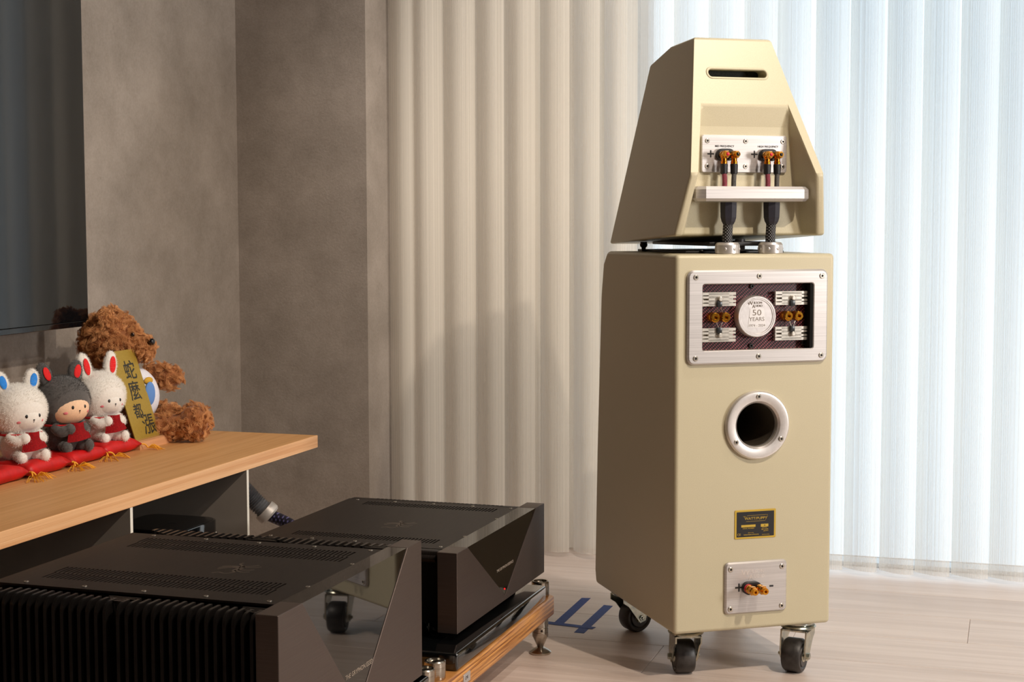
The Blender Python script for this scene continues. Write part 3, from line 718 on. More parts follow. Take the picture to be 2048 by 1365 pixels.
# spikes
for x, b_ in ((.052, .290), (.248, .290)):
    obj('spike_foot', lathe(B(), [(.0065, .7680), (.0065, .7645), (.0075, .7640), (.0070, .7600), (.0042, .7570), (.0040, .7540), (.0030, .7500), (.0, .7500)], (x, b_, 0), (0, 0, 1), 18), mat('dark_bronze', srgb(40, 26, 20), .35, .7, .1), upper)
obj('base_spine', bbox(.085, .215, .055, .33, .7630, .7700, .001), black, upper)
bm = B(); lathe(bm, [(.009, .775), (.009, ZT+.006), (.012, ZT+.004)], (.15, .07, 0), (0, 0, 1), 20); obj('rear_spike', bm, black, upper)

# ---------------------------------------------------------------- speaker cables rising from the glands
def speaker_cable(x, label):
    t = thing('speaker_cable', label, 'cable', (SX, SY, 0), SR, 'braided cables behind the upper cabinet')
    yb = .034
    obj('cable_jacket', tube(B(), [(x, yb, ZT+.002), (x-.0005, yb, .778), (x, yb-.002, .802), (x, yb-.003, .815)], .0086, 16), braid, t)
    bm = B(); yy = yb-.003
    for s in (-1, 1):
        pass
    lathe(bm, [(.0095, .8010), (.0125, .8060), (.0145, .8130), (.0152, .8300), (.0152, .8395)], (x, yy, 0), (0, 0, 1), 8)
    obj('splitter_boot', bm, bootm, t, smooth=False)
    for dx, mt, nm in ((-.0085, redlead, 'red_lead'), (.0105, greylead, 'grey_lead')):
        px = x-.0075+(0 if dx < 0 else .0190)
        top = (px, .034, .893)
        obj('lead', tube(B(), spline([(x+dx*.9, yy, .8670), (x+dx*.9+(px-x-dx)*.4, .0315, .878), (px, .0335, .8905)], 6), .0043, 10), mt, t)
        obj('heat_shrink', lathe(B(), [(.0050, .8880), (.0064, .8895), (.0068, .9040), (.0064, .9060)], (px, .0345, 0), (0, 0, 1), 14), black, t)
        sp = B(); lathe(sp, [(.0058, .9055), (.0060, .9100), (.0052, .9110), (.0052, .9150), (.0066, .9165), (.0066, .9215)], (px, .0345, 0), (0, 0, 1), 14)
        obj('spade_lug', sp, mat('amber_gold', srgb(205, 120, 30), .22, .9, .15, (300, 300, 300)), t)
    return t
speaker_cable(.110, 'black braided cable ending in red and grey leads at the mid frequency terminals')
speaker_cable(.192, 'black braided cable ending in red and grey leads at the high frequency terminals')

# ---------------------------------------------------------------- amplifiers (local: front at x=0 facing +X, y along the front, z absolute)
def vent_plate(x0, x1, y0, y1, zt, rows, name, m, parent, th=.003):
    """flat cover; rows = (ya, yb, xa, xb, pitch, slot) real slots cut through"""
    bm = B(); rows = sorted(rows)
    def q(a, b_, c, d, z=zt): bm.faces.new([bm.verts.new(p) for p in ((a, c, z), (b_, c, z), (b_, d, z), (a, d, z))])
    yc = y0
    for (ya, yb, xa, xb, pit, sl) in rows:
        if ya > yc: q(x0, x1, yc, ya)
        q(x0, xa, ya, yb); x = xa
        while x+pit <= xb+1e-6:
            q(x+sl, x+pit, ya, yb)
            for xx in (x, x+sl): bm.faces.new([bm.verts.new(p) for p in ((xx, ya, zt), (xx, yb, zt), (xx, yb, zt-th), (xx, ya, zt-th))])
            for yy in (ya, yb): bm.faces.new([bm.verts.new(p) for p in ((x, yy, zt), (x+sl, yy, zt), (x+sl, yy, zt-th), (x, yy, zt-th))])
            x += pit
        q(x, x1, ya, yb); yc = yb
    q(x0, x1, yc, y1)
    for a, b_ in (((x0, y0), (x1, y0)), ((x1, y0), (x1, y1)), ((x1, y1), (x0, y1)), ((x0, y1), (x0, y0))):
        bm.faces.new([bm.verts.new(p) for p in ((a[0], a[1], zt), (b_[0], b_[1], zt), (b_[0], b_[1], zt-th), (a[0], a[1], zt-th))])
    return obj(name, bm, m, parent, smooth=False)
def front_panel(t, W, zb, zt, yl, yr, ya, za, th=.030):
    pts = [(0, zb), (W, zb), (W, zt), (yr, zt), (ya, za), (yl, zt), (0, zt)]
    bm = B(); poly_prism(bm, pts, 'X', -th, 0); bmesh.ops.recalc_face_normals(bm, faces=bm.faces); bevel(bm, .0006, 1, 20)
    obj('front_panel', bm, ampm, t, angle=20)
    g = .0003; bm = B(); poly_prism(bm, [(yl+g*2.2, zt-.0004), (yr-g*2.2, zt-.0004), (ya, za+g*2)], 'X', -th, -.0012)
    obj('display_glass', bm, glossy, t, smooth=False)
def griffin(t, cx, cy, z, s):
    """faint etched winged beast: flat strokes on the cover, head toward +Y"""
    bm = B()
    strokes = [((-.9, -.1), (-.5, .15), (.0, .1), (.45, .2)), ((.45, .2), (.7, .45), (.95, .4)), ((.0, .1), (-.1, .6), (-.5, .95)), ((.1, .12), (.05, .7), (-.25, 1.05)),
               ((.2, .15), (.25, .65), (.05, 1.0)), ((-.5, .1), (-.75, -.4), (-.6, -.7)), ((-.3, .08), (-.35, -.45), (-.15, -.7)), ((.3, .15), (.45, -.3), (.75, -.5)),
               ((.15, .08), (.2, -.45), (.45, -.75)), ((-.9, -.1), (-1.2, .2), (-1.05, .6), (-1.3, .8)), ((-.6, .05), (0, -.05), (.4, .1))]
    for st in strokes:
        pts = spline([(p[0], p[1], 0) for p in st], 4)
        for a, b_ in zip(pts, pts[1:]):
            d = (b_-a).normalized(); nrm = Vector((-d.y, d.x, 0))*.06
            vs = [a+nrm, b_+nrm, b_-nrm, a-nrm]
            bm.faces.new([bm.verts.new((cx-v.y*s, cy+v.x*s, z)) for v in vs])
    obj('etched_emblem', bm, logo_m, t, smooth=False)
RAMP = (PI/2, 0, PI/2)

A1 = thing('power_amplifier', 'dark bronze power amplifier with finned heat sinks, nearest box at the bottom left', 'amplifier', (-.8177, 1.6384, 0), -.005)
W1, T1, Bt1 = .4596, .3447, .1454
front_panel(A1, W1, Bt1, T1, .066, .406, .232, .1665)
text('lettering', 'THE GRYPHON ESSENCE', .0090, (-.0009, .243, .2155), RAMP, text_l, A1, .0001, xs=1.05).scale = (1.05, 1, 1)
obj('chassis', box(B(), -.4355, -.030, .055, W1-.0725, Bt1+.006, T1-.0075), blackmatte, A1)
obj('fin_base', box(B(), -.430, -.031, .040, .0549, Bt1+.004, T1-.012), finm, A1); obj('fin_base', box(B(), -.430, -.031, W1-.0724, W1-.048, Bt1+.004, T1-.012), finm, A1)
vent_plate(-.4355, -.0285, .0535, W1-.0710, T1-.0012, [(.094, .1245, -.390, -.055, .0066, .0035), (.1275, .158, -.3930, -.057, .0066, .0035), (.298, .3285, -.390, -.053, .0066, .0035), (.3315, .362, -.3930, -.055, .0066, .0035)], 'top_cover', amptop, A1)
def cov_screw(t, x, y, z):
    o = screw(t, x, y, z, .0032, (-PI/2, 0, 0), 'cover_screw'); o.rotation_euler = (-PI/2, 0, 0); return o
for x in (-.045, -.132, -.220, -.306, -.393):
    cov_screw(A1, x, .066, T1-.0012); cov_screw(A1, x, .378, T1-.0012)
for y in (.150, .288): cov_screw(A1, -.033, y, T1-.0012)
griffin(A1, -.165, .222, T1-.0010, .030)
# cooling fins: 2 x 16 on each side, flat top that reaches inward by an amount that swells in each bank
fin_lib = {}
def fin(side, x, ln):
    key = (side, round(ln, 3))
    if key not in fin_lib:
        bm = B(); r = .014; zt = T1-.0035; y0 = .006; y1 = .006+ln
        pts = [(y0, Bt1+.004)]+[(y0+r-r*math.cos(a), zt-r+r*math.sin(a)) for a in [PI/2*k/6 for k in range(7)]]+[(y1, zt), (y1, zt-.006), (.0402, zt-.012), (.0402, Bt1+.004)]
        if side: pts = [(W1-.0-p[0]-.004, p[1]) for p in pts]
        poly_prism(bm, pts, 'X', -.0021, .0021); fin_lib[key] = obj('fin', bm, finm, A1, angle=40); o = fin_lib[key]
    else: o = same('fin', fin_lib[key])
    o.location = (x, 0, 0)
for side in (0, 1):
    for bank in (0, 1):
        for k in range(16):
            x = -.0385-bank*.2010-k*.01215
            t_ = k/15; ln = .026+(.018 if side == 0 else .030)*(t_**.7 if t_ < .8 else (1-t_)*4.3*.86)
            fin(side, x, ln)
    for x0, x1 in ((-.2405, -.2235), (-.054, -.0385)):
        bm = B()
        for j in range(4):
            y = .022+j*.0062; y = y if side == 0 else W1-.004-y-.006
            e = .004*j
            box(bm, x0-e*1.2, x1+e*1.2, y, y+.0028, T1-.0075, T1-.0040)
        obj('fin_rib', bm, finm, A1, smooth=False)
for x in (-.06, -.39):
    for y in (.08, .36): obj('foot', lathe(B(), [(.022, .1375), (.024, .139), (.024, Bt1+.0065)], (x, y, 0), (0, 0, 1), 24), black, A1)

A2 = thing('amplifier', 'dark bronze slim amplifier with black triangular display, standing behind the finned amplifier', 'amplifier', (-.8387, 2.3139, 0), -.0085)
W2, T2, Bt2 = .4693, .2799, .1490
front_panel(A2, W2, Bt2, T2, .050, .4175, .2405, .1570, .034)
text('lettering', 'THE GRYPHON ESSENCE', .0068, (-.0009, .2420, .2080), RAMP, text_l, A2, .0001).scale = (1.2, 1, 1)
obj('power_light', lathe(B(), [(.0016, 0), (.0016, .0012), (0, .0012)], (-.0012, .2385, .1690), (1, 0, 0), 10), mat('red_lamp', srgb(220, 30, 30), .3), A2)
MATS['red_lamp'].node_tree.nodes['Principled BSDF'].inputs['Emission Color'].default_value = (1, .02, .02, 1); MATS['red_lamp'].node_tree.nodes['Principled BSDF'].inputs['Emission Strength'].default_value = .8
obj('chassis', box(B(), -.3733, -.034, .018, W2-.045, Bt2+.010, T2-.008), blackmatte, A2)
vent_plate(-.3733, -.0325, .030, W2-.056, T2-.0012, [(.066, .098, -.325, -.058, .0064, .0034), (.362, .394, -.325, -.058, .0064, .0034)], 'top_cover', amptop, A2)
for yc, s in ((.020, 1), (W2-.046, -1)):
    bm = B(); poly_prism(bm, [(-.3733, yc-.009), (-.034, yc-.009), (-.034, yc+.010), (-.3733, yc+.010)], 'Z', T2-.012, T2-.0016); bmesh.ops.recalc_face_normals(bm, faces=bm.faces); bevel(bm, .003, 2)
    obj('side_rail', bm, amptop, A2)
for k in range(30): 
    if k == 0: nb = obj('rail_slot', box(B(), -.0026, .0026, -.0022, .0022, T2-.0018, T2-.0014), blackmatte, A2, smooth=False)
    else: nb = same('rail_slot', nb0)
    if k == 0: nb0 = nb
    nb.location = (-.07-k*.0086, W2-.0415, 0)
for x in (-.045, -.119, -.197, -.275, -.352):
    cov_screw(A2, x, .045, T2-.0012); cov_screw(A2, x, .405, T2-.0012)
for y in (.135, .30): cov_screw(A2, -.036, y, T2-.0012)
griffin(A2, -.178, .205, T2-.0010, .030)
obj('side_bar', cyl(B(), (-.040, .012, T2-.014), (-.37, .012, T2-.014), .0065, 16), amptop, A2)
for x in (-.055, -.33):
    for y in (.060, .40): obj('foot', lathe(B(), [(.022, .1372), (.0235, .139), (.0235, .154), (.020, Bt2+.0105)], (x, y, 0), (0, 0, 1), 28), darkgloss, A2)

# ---------------------------------------------------------------- equipment stands
def stand(y0, y1, label, front=-.812, back=-1.300, py=(2.203, 2.760), first=None):
    t = thing('equipment_stand', label, 'stand', (0, 0, 0), 0, 'bamboo equipment stands')
    t.location = (front, y0, 0); ox, oy = front, y0
    bm = B(); zt, zb = .108, .0722
    poly_prism(bm, [(back-ox, 0), (0, 0), (0, y1-y0-.012), (-.012, y1-y0), (back-ox, y1-y0)] if True else [], 'Z', zb, zt); bmesh.ops.recalc_face_normals(bm, faces=bm.faces); bevel(bm, .0035, 2)
    obj('board', bm, bamboo, t)
    obj('platform', bbox(back+.03-ox, -.003, py[0]+.045-oy, py[1]-.029-oy, .1082, .1371, .0045, 3), glass_board, t)
    if not first:
        p = obj('post', lathe(B(), [(.0125, .1375), (.0150, .1378), (.0166, .1362), (.0166, .1100), (.0155, .1082), (.0150, .1080), (.0150, .0505), (.0146, .0500), (.0150, .0495), (.0150, .0420), (.0146, .0415), (.0150, .0410), (.0150, .0330), (.0135, .0305), (.0045, .0105), (0, .0100)], (0, 0, 0), (0, 0, 1), 36, cap=False), stainless, t)
        c = obj('post_recess', lathe(B(), [(.0125, .1376), (.0120, .1345), (.0060, .1335), (.0050, .1355), (0, .1355)], (0, 0, 0), (0, 0, 1), 28, cap=False), stainless, p)
        h = obj('pin_hole', lathe(B(), [(.0022, .0146), (.0022, .0153), (.0012, .0153), (0, .0150)], (0, 0, .0455), (.45, -.9, 0), 12), hexm, p)
        d = obj('floor_disc', lathe(B(), [(.0, .0), (.0195, .0), (.0205, .0015), (.0205, .0035), (.0190, .0050), (.0070, .0125), (.0060, .0128), (.0045, .0105), (0, .0104)], (0, 0, 0), (0, 0, 1), 36), stainless, p)
        stand.parts = [p, c, h, d]; ps = [p]
        n0 = 1
    else: ps = []; n0 = 0
    spots = [(front-.0235-ox, py[1]-oy), (front-.0235-ox, py[0]-oy), (back+.024-ox, py[1]-oy), (back+.024-ox, py[0]-oy)]
    for i, (x, y) in enumerate(spots):
        if i < n0: q = ps[0]
        else:
            q = same('post', stand.parts[0], t)
            for nm, s in zip(('post_recess', 'pin_hole', 'floor_disc'), stand.parts[1:]): same(nm, s, q)
        q.location = (x, y, 0)
    return t
S2 = stand(2.180, 2.785, 'bamboo edged stand with black platform carrying the slim amplifier with the triangular display')
nl = obj('maker_badge', bbox(-.0005, .0018, .085, .115, .083, .0985, .0006, 1), alu, S2)
text('lettering', 'CMS', .0075, (.0019, .097, .0915), RAMP, text_d, nl, .0001)
S1 = stand(1.560, 2.176, 'bamboo edged stand under the finned amplifier in the foreground', py=(1.590, 2.156), first=S2)

# ---------------------------------------------------------------- media console on the left wall
KX, KY, KZ, KT = -1.3345, 2.8622, .3782, .0246
con = thing('media_console', 'long oak topped media console with grey side panels along the left wall', 'console', (WX, KY, 0))
ox, oy = WX, KY
obj('top_board', bbox(.0005, KX-.0015-ox, -1.95, 0, KZ-KT, KZ, .0008, 1), oak, con)
obj('front_lipping', bbox(KX-.0015-ox, KX-ox, -1.95, 0, KZ-KT, KZ, .0006, 1), oak_edge, con)
def side_panel(y):
    p = obj('side_panel', box(B(), .002, KX-.0010-ox, y-oy, y+.0075-oy, .004, KZ-KT-.0002), panel_white, con, smooth=False)
    obj('panel_edge', box(B(), KX-.0010-ox, KX-.0002-ox, y-oy, y+.0075-oy, .004, KZ-KT-.0002), panel_edge, p, smooth=False)
for y in (2.5555, 2.1590, 1.76, 1.36): side_panel(y)
obj('back_panel', box(B(), .0005, .010, -1.5, 2.563-oy, .004, KZ-KT-.0002), panel_white, con, smooth=False)
obj('bottom_board', box(B(), .010, KX-.004-ox, 1.36-oy, 2.555-oy, .055, .075), panel_white, con, smooth=False)

# devices inside the console
dv = thing('network_receiver', 'wide black receiver box inside the console beside the right hand side panel', 'receiver', (-1.60, 2.39, .0755))
obj('case', bbox(-.20, .195, -.20, .150, .0, .145, .003, 2), darkdev, dv)
obj('front_face', bbox(.195, .202, -.20, .152, .004, .1455, .0008, 1), darkgloss, dv)
obj('front_trim', box(B(), .1955, .2025, -.198, .150, .1456, .1466), mat('blue_trim', srgb(110, 125, 145), .3, .6), dv)
obj('card_slot', box(B(), .2021, .2026, .128, .140, .085, .12), panel_white, dv)
sb = thing('streaming_box', 'small black rounded streaming box on top of the receiver inside the console', 'media box', (-1.455, 2.467, .2226))
bm = B(); poly_prism(bm, rrect(0, 0, .150, .150, .030, 8), 'Z', 0, .0435); bmesh.ops.recalc_face_normals(bm, faces=bm.faces); bevel(bm, .002, 2, 50)
obj('case', bm, darkgloss, sb)
bm = B(); poly_prism(bm, rrect(0, 0, .142, .142, .027, 8), 'Z', .0436, .0440); obj('top_lid', bm, darkdev, sb)
obj('lid_mark', ball(B(), (.015, 0, .0440), (.010, .009, .0004), 16, 6), mat('grey_mark', srgb(40, 40, 42), .4), sb)
bm = B(); lathe(bm, [(.0015, 0), (.0015, .0006), (0, .0006)], (.0751, .052, .020), (1, 0, 0), 8); obj('status_light', bm, panel_edge, sb)
ds = thing('cable_box', 'flat black box in the dark behind the streaming box', 'media box', (-1.69, 2.33, .2216))
obj('case', bbox(-.06, .09, -.12, .12, 0, .035, .004, 2), darkdev, ds); obj('front_strip', box(B(), .0901, .0905, -.11, .11, .008, .014), darkgloss, ds)

# corrugated conduit and braided power cable behind the console
pc = thing('power_cable', 'thick dark blue braided cable in a grey corrugated sleeve behind the slim amplifier', 'cable', (-1.48, 2.85, .0))
o_ = Vector((-1.48, 2.85, .0))
path = spline([Vector(p)-o_ for p in ((-1.515, 2.80, .330), (-1.495, 2.83, .275), (-1.477, 2.85, .243), (-1.452, 2.862, .216))], 14)
bm = B(); rr = [.0195 if (i % 2) else .0165 for i in range(len(path))]; tube(bm, path, rr, 18)
obj('corrugated_sleeve', bm, hose_m, pc, angle=15)
d = (path[-1]-path[-4]).normalized()
obj('sleeve_ring', lathe(B(), [(.0165, -.004), (.0235, -.003), (.0245, .003), (.0245, .012), (.0215, .016), (.0150, .016), (.0140, .010)], path[-1]-d*.003, d, 32), ring_m, pc)
p0 = path[-1]+o_
obj('braided_cable', tube(B(), [Vector(p)-o_ for p in spline([p0, p0+d*.012, (-1.405, 2.857, .197), (-1.34, 2.82, .182), (-1.27, 2.75, .175), (-1.222, 2.70, .20)], 8)], .0125, 16), blue_braid, pc)
obj('power_plug', cyl(B(), Vector((-1.235, 2.715, .193))-o_, Vector((-1.2135, 2.69, .205))-o_, .017, 20, ch=.002), black, pc)

# ---------------------------------------------------------------- television on the wall
tv = thing('television', 'large dark glossy wall mounted television at the left edge', 'television', (-1.72, 2.648, .607))
TL = 1.45; TH = .84
obj('screen', bbox(-.004, .0, -TL, -.002, .010, TH-.002, .0006, 1), tvm, tv)
obj('bezel_bottom', bbox(-.004, .0012, -TL-.002, 0, -.0010, .0096, .0008, 1), tvm, tv)
obj('bezel_edge', bbox(-.022, -.0042, -TL-.002, 0, -.001, TH, .001, 1), tvframe, tv)
obj('rear_housing', bbox(-.050, -.022, -TL+.10, -.10, .06, TH-.06, .006, 1), black, tv)
obj('wall_mount', box(B(), -.1046, -.050, -TL/2-.2, -TL/2+.2, .22, .6), black, tv)

# ---------------------------------------------------------------- blue tape marks on the floor
def tape(label, pts, z):
    cx = sum(p[0] for p in pts)/len(pts); cy = sum(p[1] for p in pts)/len(pts)
    bm = B(); poly_prism(bm, [(p[0]-cx, p[1]-cy) for p in pts], 'Z', 0, .0003)
    o = obj('masking_tape', bm, bluetape, None, smooth=False); o.location = (cx, cy, z); tag(o, label, 'tape', 'blue tape marks on the floor')
tape('left one of the two parallel blue tape strips on the floor', [(-.8755, 3.1990), (-.8564, 3.2030), (-.8530, 2.9700), (-.8735, 2.9740)], .0001)
tape('blue tape strip on the floor nearest the gold speaker', [(-.8143, 3.1528), (-.7941, 3.1501), (-.7942, 2.9189), (-.8149, 2.9203)], .0001)
tape('long blue tape strip crossing the ends of the two parallel strips', [(-.96, 2.9970), (-.7835, 2.9705), (-.7868, 2.9540), (-.96, 2.9765)], .0005)

# ---------------------------------------------------------------- plush: short strands grown on a part
def fur(o, n, length, rad, m, clumps=0, curl=0, droop=0, seed=1, gravity=.0, jitter=.35, name='fur', keep=None):
    rnd = random.Random(seed); me = o.data; me.calc_loop_triangles(); V = me.vertices
    tris = [(V[t.vertices[0]].co, V[t.vertices[1]].co, V[t.vertices[2]].co) for t in me.loop_triangles]
    ar = []; acc = 0
    for a, b_, c in tris: acc += (b_-a).cross(c-a).length; ar.append(acc)
    import bisect
    def sample():
        a, b_, c = tris[min(bisect.bisect(ar, rnd.random()*acc), len(tris)-1)]
        u, v = rnd.random(), rnd.random()
        if u+v > 1: u, v = 1-u, 1-v
        return a+(b_-a)*u+(c-a)*v, (b_-a).cross(c-a).normalized()
    strands = []; NP = 6 if curl else 4
    if clumps:
        per = n//clumps
        for _ in range(clumps):
            p, nn = sample(); u, v = frame_of(nn); ph = rnd.random()*6.28; dirn = (nn+u*rnd.uniform(-.9, .9)+v*rnd.uniform(-.9, .9)).normalized()
            L_ = length*rnd.uniform(.7, 1.25); cu = curl*rnd.uniform(.6, 1.4)
            for _k in range(per):
                q = p+u*rnd.gauss(0, length*.28)+v*rnd.gauss(0, length*.28); pts = []
                for i in range(NP):
                    t = i/(NP-1); s = math.sin(ph+t*4.2)*cu*t; c_ = (math.cos(ph+t*4.2)-math.cos(ph))*cu*t
                    base = q.lerp(p, .55*t); pts.append(base-nn*.001+dirn*L_*t+u*s+v*c_+Vector((0, 0, -gravity*t*t)))
                strands.append(pts)
    else:
        for _ in range(n):
            p, nn = sample()
            if keep and not keep(p): continue
            d = (nn+Vector((rnd.gauss(0, jitter), rnd.gauss(0, jitter), rnd.gauss(0, jitter)-droop))).normalized()
            L_ = length*rnd.uniform(.6, 1.2); pts = [p-nn*.0006+d*L_*(i/(NP-1))+Vector((0, 0, -gravity*(i/(NP-1))**2)) for i in range(NP)]
            strands.append(pts)
    hc = bpy.data.hair_curves.new(name); hc.add_curves([NP]*len(strands))
    flat = [x for st in strands for p in st for x in p]
    pa = hc.attributes.get('position') or hc.attributes.new('position', 'FLOAT_VECTOR', 'POINT'); pa.data.foreach_set('vector', flat)
    ra = hc.attributes.get('radius') or hc.attributes.new('radius', 'FLOAT', 'POINT')
    ra.data.foreach_set('value', [rad*(1-.7*(i/(NP-1))) for _ in strands for i in range(NP)])
    hc.materials.append(m); h = bpy.data.objects.new(name, hc); C.objects.link(h); h.parent = o; h['kind'] = 'stuff'
    return h
bear_fur = mat('bear_fur', srgb(230, 168, 106), .6, 0, .2, (60, 60, 60), tint=srgb(190, 124, 66), sheen=.2)
white_fur = mat('white_fur', srgb(246, 242, 236), .8, 0, .03, (80, 80, 80))
grey_fur = mat('grey_fur', srgb(92, 90, 88), .8, 0, .15, (80, 80, 80), tint=srgb(62, 60, 60))

# ---------------------------------------------------------------- cushions with tassels
def cushion(x, y, rz, label):
    t = thing('seat_cushion', label, 'cushion', (x, y, KZ), rz, 'red satin cushions on the console')
    bm = B(); n = 14; S = .059; top = {}; bot = {}
    for i in range(n+1):
        for j in range(n+1):
            u, v = i/n*2-1, j/n*2-1
            pinch = 1-.10*(1-u*u)*0; eu = u*(1-.09*(1-abs(v)**2.0)*abs(u)**3*1.0); ev = v*(1-.09*(1-abs(u)**2.0)*abs(v)**3)
            hgt = .0165*((1-u**4)*(1-v**4))**.42*(1+.12*math.sin(u*7+x*50)*math.sin(v*6+y*30))*(.86+.14*(u*u+v*v))
            dip = -.0035*math.exp(-(u*u+v*v)*3)
            top[i, j] = bm.verts.new((eu*S, ev*S, .0125+max(hgt, 0)+dip*(abs(u) < 1 and abs(v) < 1)))
            bot[i, j] = top[i, j] if (i in (0, n) or j in (0, n)) else bm.verts.new((eu*S, ev*S, max(.0008, .0125-hgt*.85)))
    for i in range(n):
        for j in range(n):
            bm.faces.new((top[i, j], top[i+1, j], top[i+1, j+1], top[i, j+1])); bm.faces.new((bot[i, j], bot[i, j+1], bot[i+1, j+1], bot[i+1, j]))
    obj('pad', bm, red_satin, t, angle=80)
    for sx_, sy_ in ((1, -1), (1, 1)):
        bm = B(); rnd = random.Random(int((x+y)*1000)+sy_)
        tube(bm, spline([(sx_*S*.98, sy_*S*.98, .0125), (sx_*(S+.004), sy_*(S+.003), .0110), (sx_*(S+.008), sy_*(S+.006), .0050)], 4), .0016, 6)
        for k in range(15):
            a = math.atan2(sy_, sx_)+rnd.uniform(-.75, .75); L_ = rnd.uniform(.020, .032); p = Vector((sx_*(S+.008), sy_*(S+.006), .0048))
            q = p+Vector((math.cos(a)*L_*.5, math.sin(a)*L_*.5, rnd.uniform(-.001, .006))); r_ = p+Vector((math.cos(a)*L_, math.sin(a)*L_, -.0040))
            tube(bm, spline([p, q, r_], 4), .00045, 4)
        obj('tassel', bm, yellow_thread, t)
    return t
cushion(-1.621, 2.163, .03, 'red satin cushion cut by the left edge of the photo, nothing sitting on it')
cushion(-1.619, 2.2820, -.02, 'red satin cushion under the white plush toy with blue inner ears')
cushion(-1.620, 2.4005, .02, 'red satin cushion under the dark grey plush toy')
cushion(-1.622, 2.5160, -.03, 'red satin cushion under the white plush toy with red inner ears')

# ---------------------------------------------------------------- three generic sitting plush animals (local front = +X)
def plush(x, y, rz, label, base_m, fur_m, face_m, ear_m, ear_h, seed, sc=1.0, ear_tilt=.25, fs=1.0):
    z0 = KZ+.0225
    t = thing('plush_animal', label, 'plush toy', (x, y, z0), rz, 'small plush animals with red bibs'); t.scale = (sc,)*3
    body = obj('body', ball(B(), (0, 0, .026), (.031, .033, .031), 24, 16), base_m, t); fur(body, 3500, .0042, .00016, fur_m, seed=seed)
    head = obj('head', ball(B(), (-.002, 0, .088), (.045, .049, .046), 32, 20), base_m, t)
    fur(head, 9000, .0045, .00016, fur_m, seed=seed+1, keep=lambda p: not (p.x > .022 and abs(p.y) < .040 and (p.y/(.031*fs))**2+((p.z-.079)/(.026*fs))**2 < fs))
    face = obj('face', ball(B(), (.0065, 0, .078), (.0385+.002*(fs-1)*10, .0355*fs, .0285*fs), 28, 18), face_m, t)
    def on_face(yy, zz, d=.0):   # x of the face surface
        q = 1-(yy/(.0355*fs))**2-((zz-.078)/(.0285*fs))**2; return .0065+(.0385+.02*(fs-1))*math.sqrt(max(q, .02))+d
    for s in (-1, 1):
        obj('eye', ball(B(), (on_face(s*.0125, .081, -.0006), s*.0125, .081), (.0016, .0026, .0034), 14, 10), bead, face)
        obj('cheek', ball(B(), (on_face(s*.0235, .0715, -.0006), s*.0235, .0715), (.0014, .0042, .0026), 14, 8, Euler((0, 0, s*.75))), pinkm, face)
    obj('nose', ball(B(), (on_face(0, .0745, .0), 0, .0745), (.0012, .0018, .0013), 12, 8), bead, face)
    bm = B()
    tube(bm, [(on_face(0, .0735, .0004), 0, .0735), (on_face(0, .0700, .0004), 0, .0700)], .0004, 5); obj('mouth_stitch', bm, bead, face)
    for s in (-1, 1):
        e = obj('ear', ball(B(), (0, 0, ear_h*.5), (.0085, .0145, ear_h*.62), 20, 14), base_m, t); e.location = (-.006, s*.0265, .1205); e.rotation_euler = (-s*ear_tilt, -.10, s*.1)
        fur(e, 1500, .0036, .00015, fur_m, seed=seed+3+s)
        i_ = obj('inner_ear', ball(B(), (.0085, 0, ear_h*.52), (.0016, .0070, ear_h*.36), 14, 10), ear_m, e); i_.rotation_euler = (0, 0, -s*.15)
        a = B(); tube(a, spline([(.012, s*.028, .045), (.026, s*.026, .038), (.036, s*.014, .041)], 5), [.0095]*10+[.0105], 14); ball(a, (.037, s*.013, .0415), .0105, 14, 10); arm = obj('arm', a, base_m, t)
        fur(arm, 900, .0038, .00015, fur_m, seed=seed+8+s)
        l = B(); ball(l, (.026, s*.018, .0105), (.018, .0115, .0105), 16, 10, Euler((0, 0, s*.3))); ball(l, (.040, s*.023, .0105), (.0085, .0095, .0108), 14, 10); leg = obj('leg', l, base_m, t)
        fur(leg, 1000, .0038, .00015, fur_m, seed=seed+12+s)
    # red bib: curved felt cloth tied with a band
    bm = B(); rows = []
    for j in range(7):
        tt = j/6; wd = .013+.012*tt; row = []
        for i in range(7):
            s = i/6*2-1; row.append(bm.verts.new((.0475+.006*tt-.010*s*s-.0008*math.sin(s*5), s*wd, .0535-.031*tt+.003*s*tt)))
        rows.append(row)
    for a, b_ in zip(rows, rows[1:]):
        for i in range(6): bm.faces.new((a[i], a[i+1], b_[i+1], b_[i]))
    bmesh.ops.solidify(bm, geom=bm.faces[:], thickness=.0010); bib = obj('bib', bm, red_felt, t, angle=60)
    bm = B(); tube(bm, [(.0345*math.cos(a), .0375*math.sin(a), .0485) for a in [2*PI*k/28 for k in range(29)]], .0022, 6, False); obj('neck_band', bm, red_felt, bib)
    return t
plush(-1.618, 2.274, math.radians(-22), 'white plush animal with bright blue inner ears and a red bib, leftmost of the three', white_plush, white_fur, white_plush, bluefelt, .034, 11, .98)
plush(-1.614, 2.398, math.radians(-20), 'dark grey plush animal with a peach face and a red bib, in the middle', grey_plush, grey_fur, peach, mat('scarlet_felt', srgb(225, 20, 22), .8), .036, 31, 1.0, .35, 1.13)
plush(-1.617, 2.523, math.radians(-20), 'white plush animal with red inner ears and a red bib, next to the gold card', white_plush, white_fur, white_plush, MATS['scarlet_felt'], .046, 51, .97, .18)

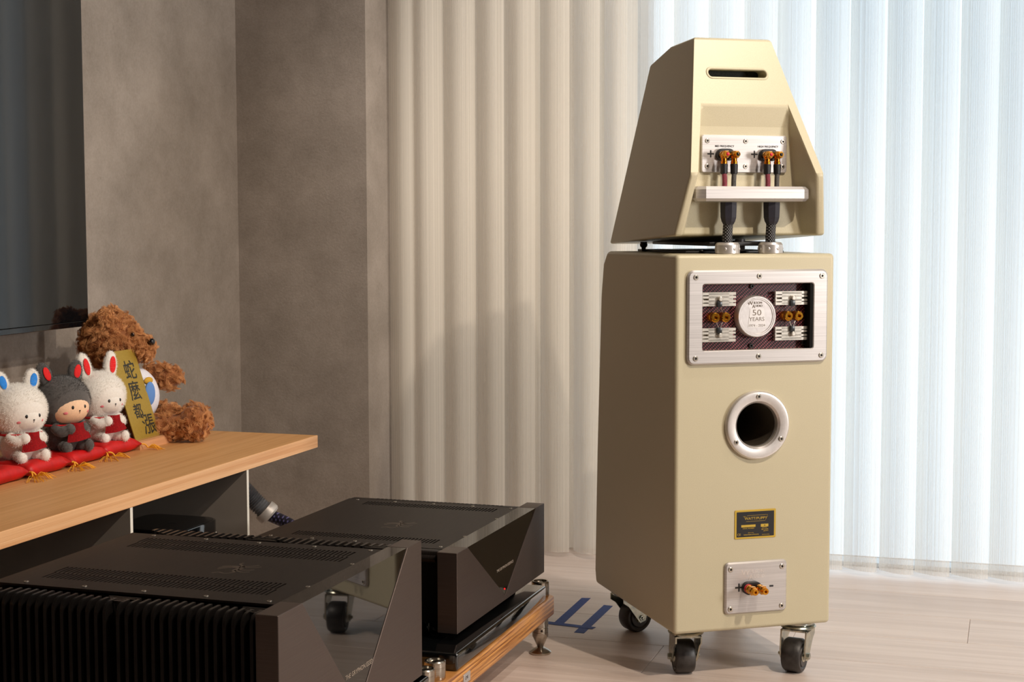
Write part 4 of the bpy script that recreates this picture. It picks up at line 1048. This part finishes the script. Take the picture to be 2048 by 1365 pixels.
# ---------------------------------------------------------------- curly brown bear, seated, facing the window (local +X = forward)
bt_ = thing('teddy_bear', 'curly brown teddy bear in a white shirt sitting behind the gold card', 'teddy bear', (-1.654, 2.690, KZ), math.radians(22))
def bp(name, c, r, rot=None, n=0, L_=.014, sd=1, par=None, m=bear_m):
    o = obj(name, ball(B(), c, r, 28, 18, rot), m, par or bt_)
    if n: fur(o, n, L_, .00026, bear_fur, clumps=n//26, curl=.0040, gravity=.001, seed=sd)
    return o
def limb(name, pts, rads, end, er, n, sd):
    ar = B(); path = spline(pts, 5); k = len(path); tube(ar, path, [rads[0]+(rads[1]-rads[0])*i/(k-1) for i in range(k)], 18); ball(ar, end, er, 20, 14)
    o = obj(name, ar, bear_m, bt_); fur(o, n, .0115, .00026, bear_fur, clumps=n//26, curl=.0036, seed=sd); return o
bp('torso', (-.004, 0, .070), (.046, .046, .066))
sh_ = obj('shirt', ball(B(), (-.002, -.002, .088), (.056, .052, .060), 32, 20), white_cloth, bt_)
bp('head', (-.038, -.004, .199), (.054, .056, .051), n=17000, sd=2)
bp('snout', (.022, -.010, .184), (.024, .024, .024), n=5200, L_=.0095, sd=3)
obj('nose', ball(B(), (.0440, -.0230, .1960), (.0070, .0085, .0070), 16, 12), bead, bt_)
for s, sd in ((-1, 4), (1, 5)):
    bp('ear', (-.040, -.004+s*.038, .242), (.011, .019, .016), n=3200, L_=.010, sd=sd)
    obj('eye', ball(B(), (.010, -.006+s*.030, .212), .0048, 12, 10), bead, bt_)
limb('arm', [(.026, .030, .128), (.052, .026, .126), (.074, .018, .122)], (.017, .019), (.074, .018, .122), .0195, 5200, 7)
limb('arm', [(-.022, -.040, .128), (-.024, -.050, .104), (-.018, -.052, .078)], (.016, .018), (-.018, -.052, .078), .018, 3000, 8)
limb('leg', [(.012, .022, .030), (.045, .026, .034), (.066, .022, .040)], (.020, .022), (.066, .022, .040), (.021, .025, .031), 7000, 9)
limb('leg', [(.014, -.026, .028), (.070, -.034, .030), (.120, -.034, .038)], (.020, .024), (.124, -.034, .0400), (.030, .032, .0325), 10000, 10)
for c, r, m in (((.041, -.034, .096), (.004, .013, .023), mat('print_blue', srgb(96, 140, 205), .8)), ((.038, -.031, .121), (.004, .011, .007), mat('print_yellow', srgb(205, 160, 50), .8))):
    obj('shirt_print', ball(B(), c, r, 16, 12, Euler((0, 0, math.radians(-38)))), m, sh_)

# ---------------------------------------------------------------- gold card with brush writing in a slotted wooden block
cd_ = thing('card_stand', 'small pale wooden block holding the leaning gold card', 'card stand', (-1.566, 2.630, KZ), math.radians(0))
bm = B(); poly_prism(bm, [(-.034, 0), (0, 0), (0, .0150), (-.0070, .0170), (-.0082, .0080), (-.0122, .0085), (-.0110, .0180), (-.034, .0180)], 'Y', -.058, .064)
obj('block', bm, wood_block, cd_, smooth=False)
card = thing('gold_card', 'gold card with black brush characters leaning back in the wooden block', 'card', (-1.5755, 2.6200, KZ+.0095), 0)
lean = math.radians(-18.2)
cb = obj('sheet', box(B(), -.0009, .0009, -.044, .044, 0, .183), cardm, card, smooth=False); cb.rotation_euler = (0, lean, 0)
for ch, sz, yy, zz in (('蛇', .040, .008, .140), ('麼', .040, .004, .099), ('都', .031, -.006, .060), ('漲', .043, .016, .031)):
    text('brush_character', ch, sz, (.0011, yy, zz), RAMP, ink, cb, .0001, bold=.0004)
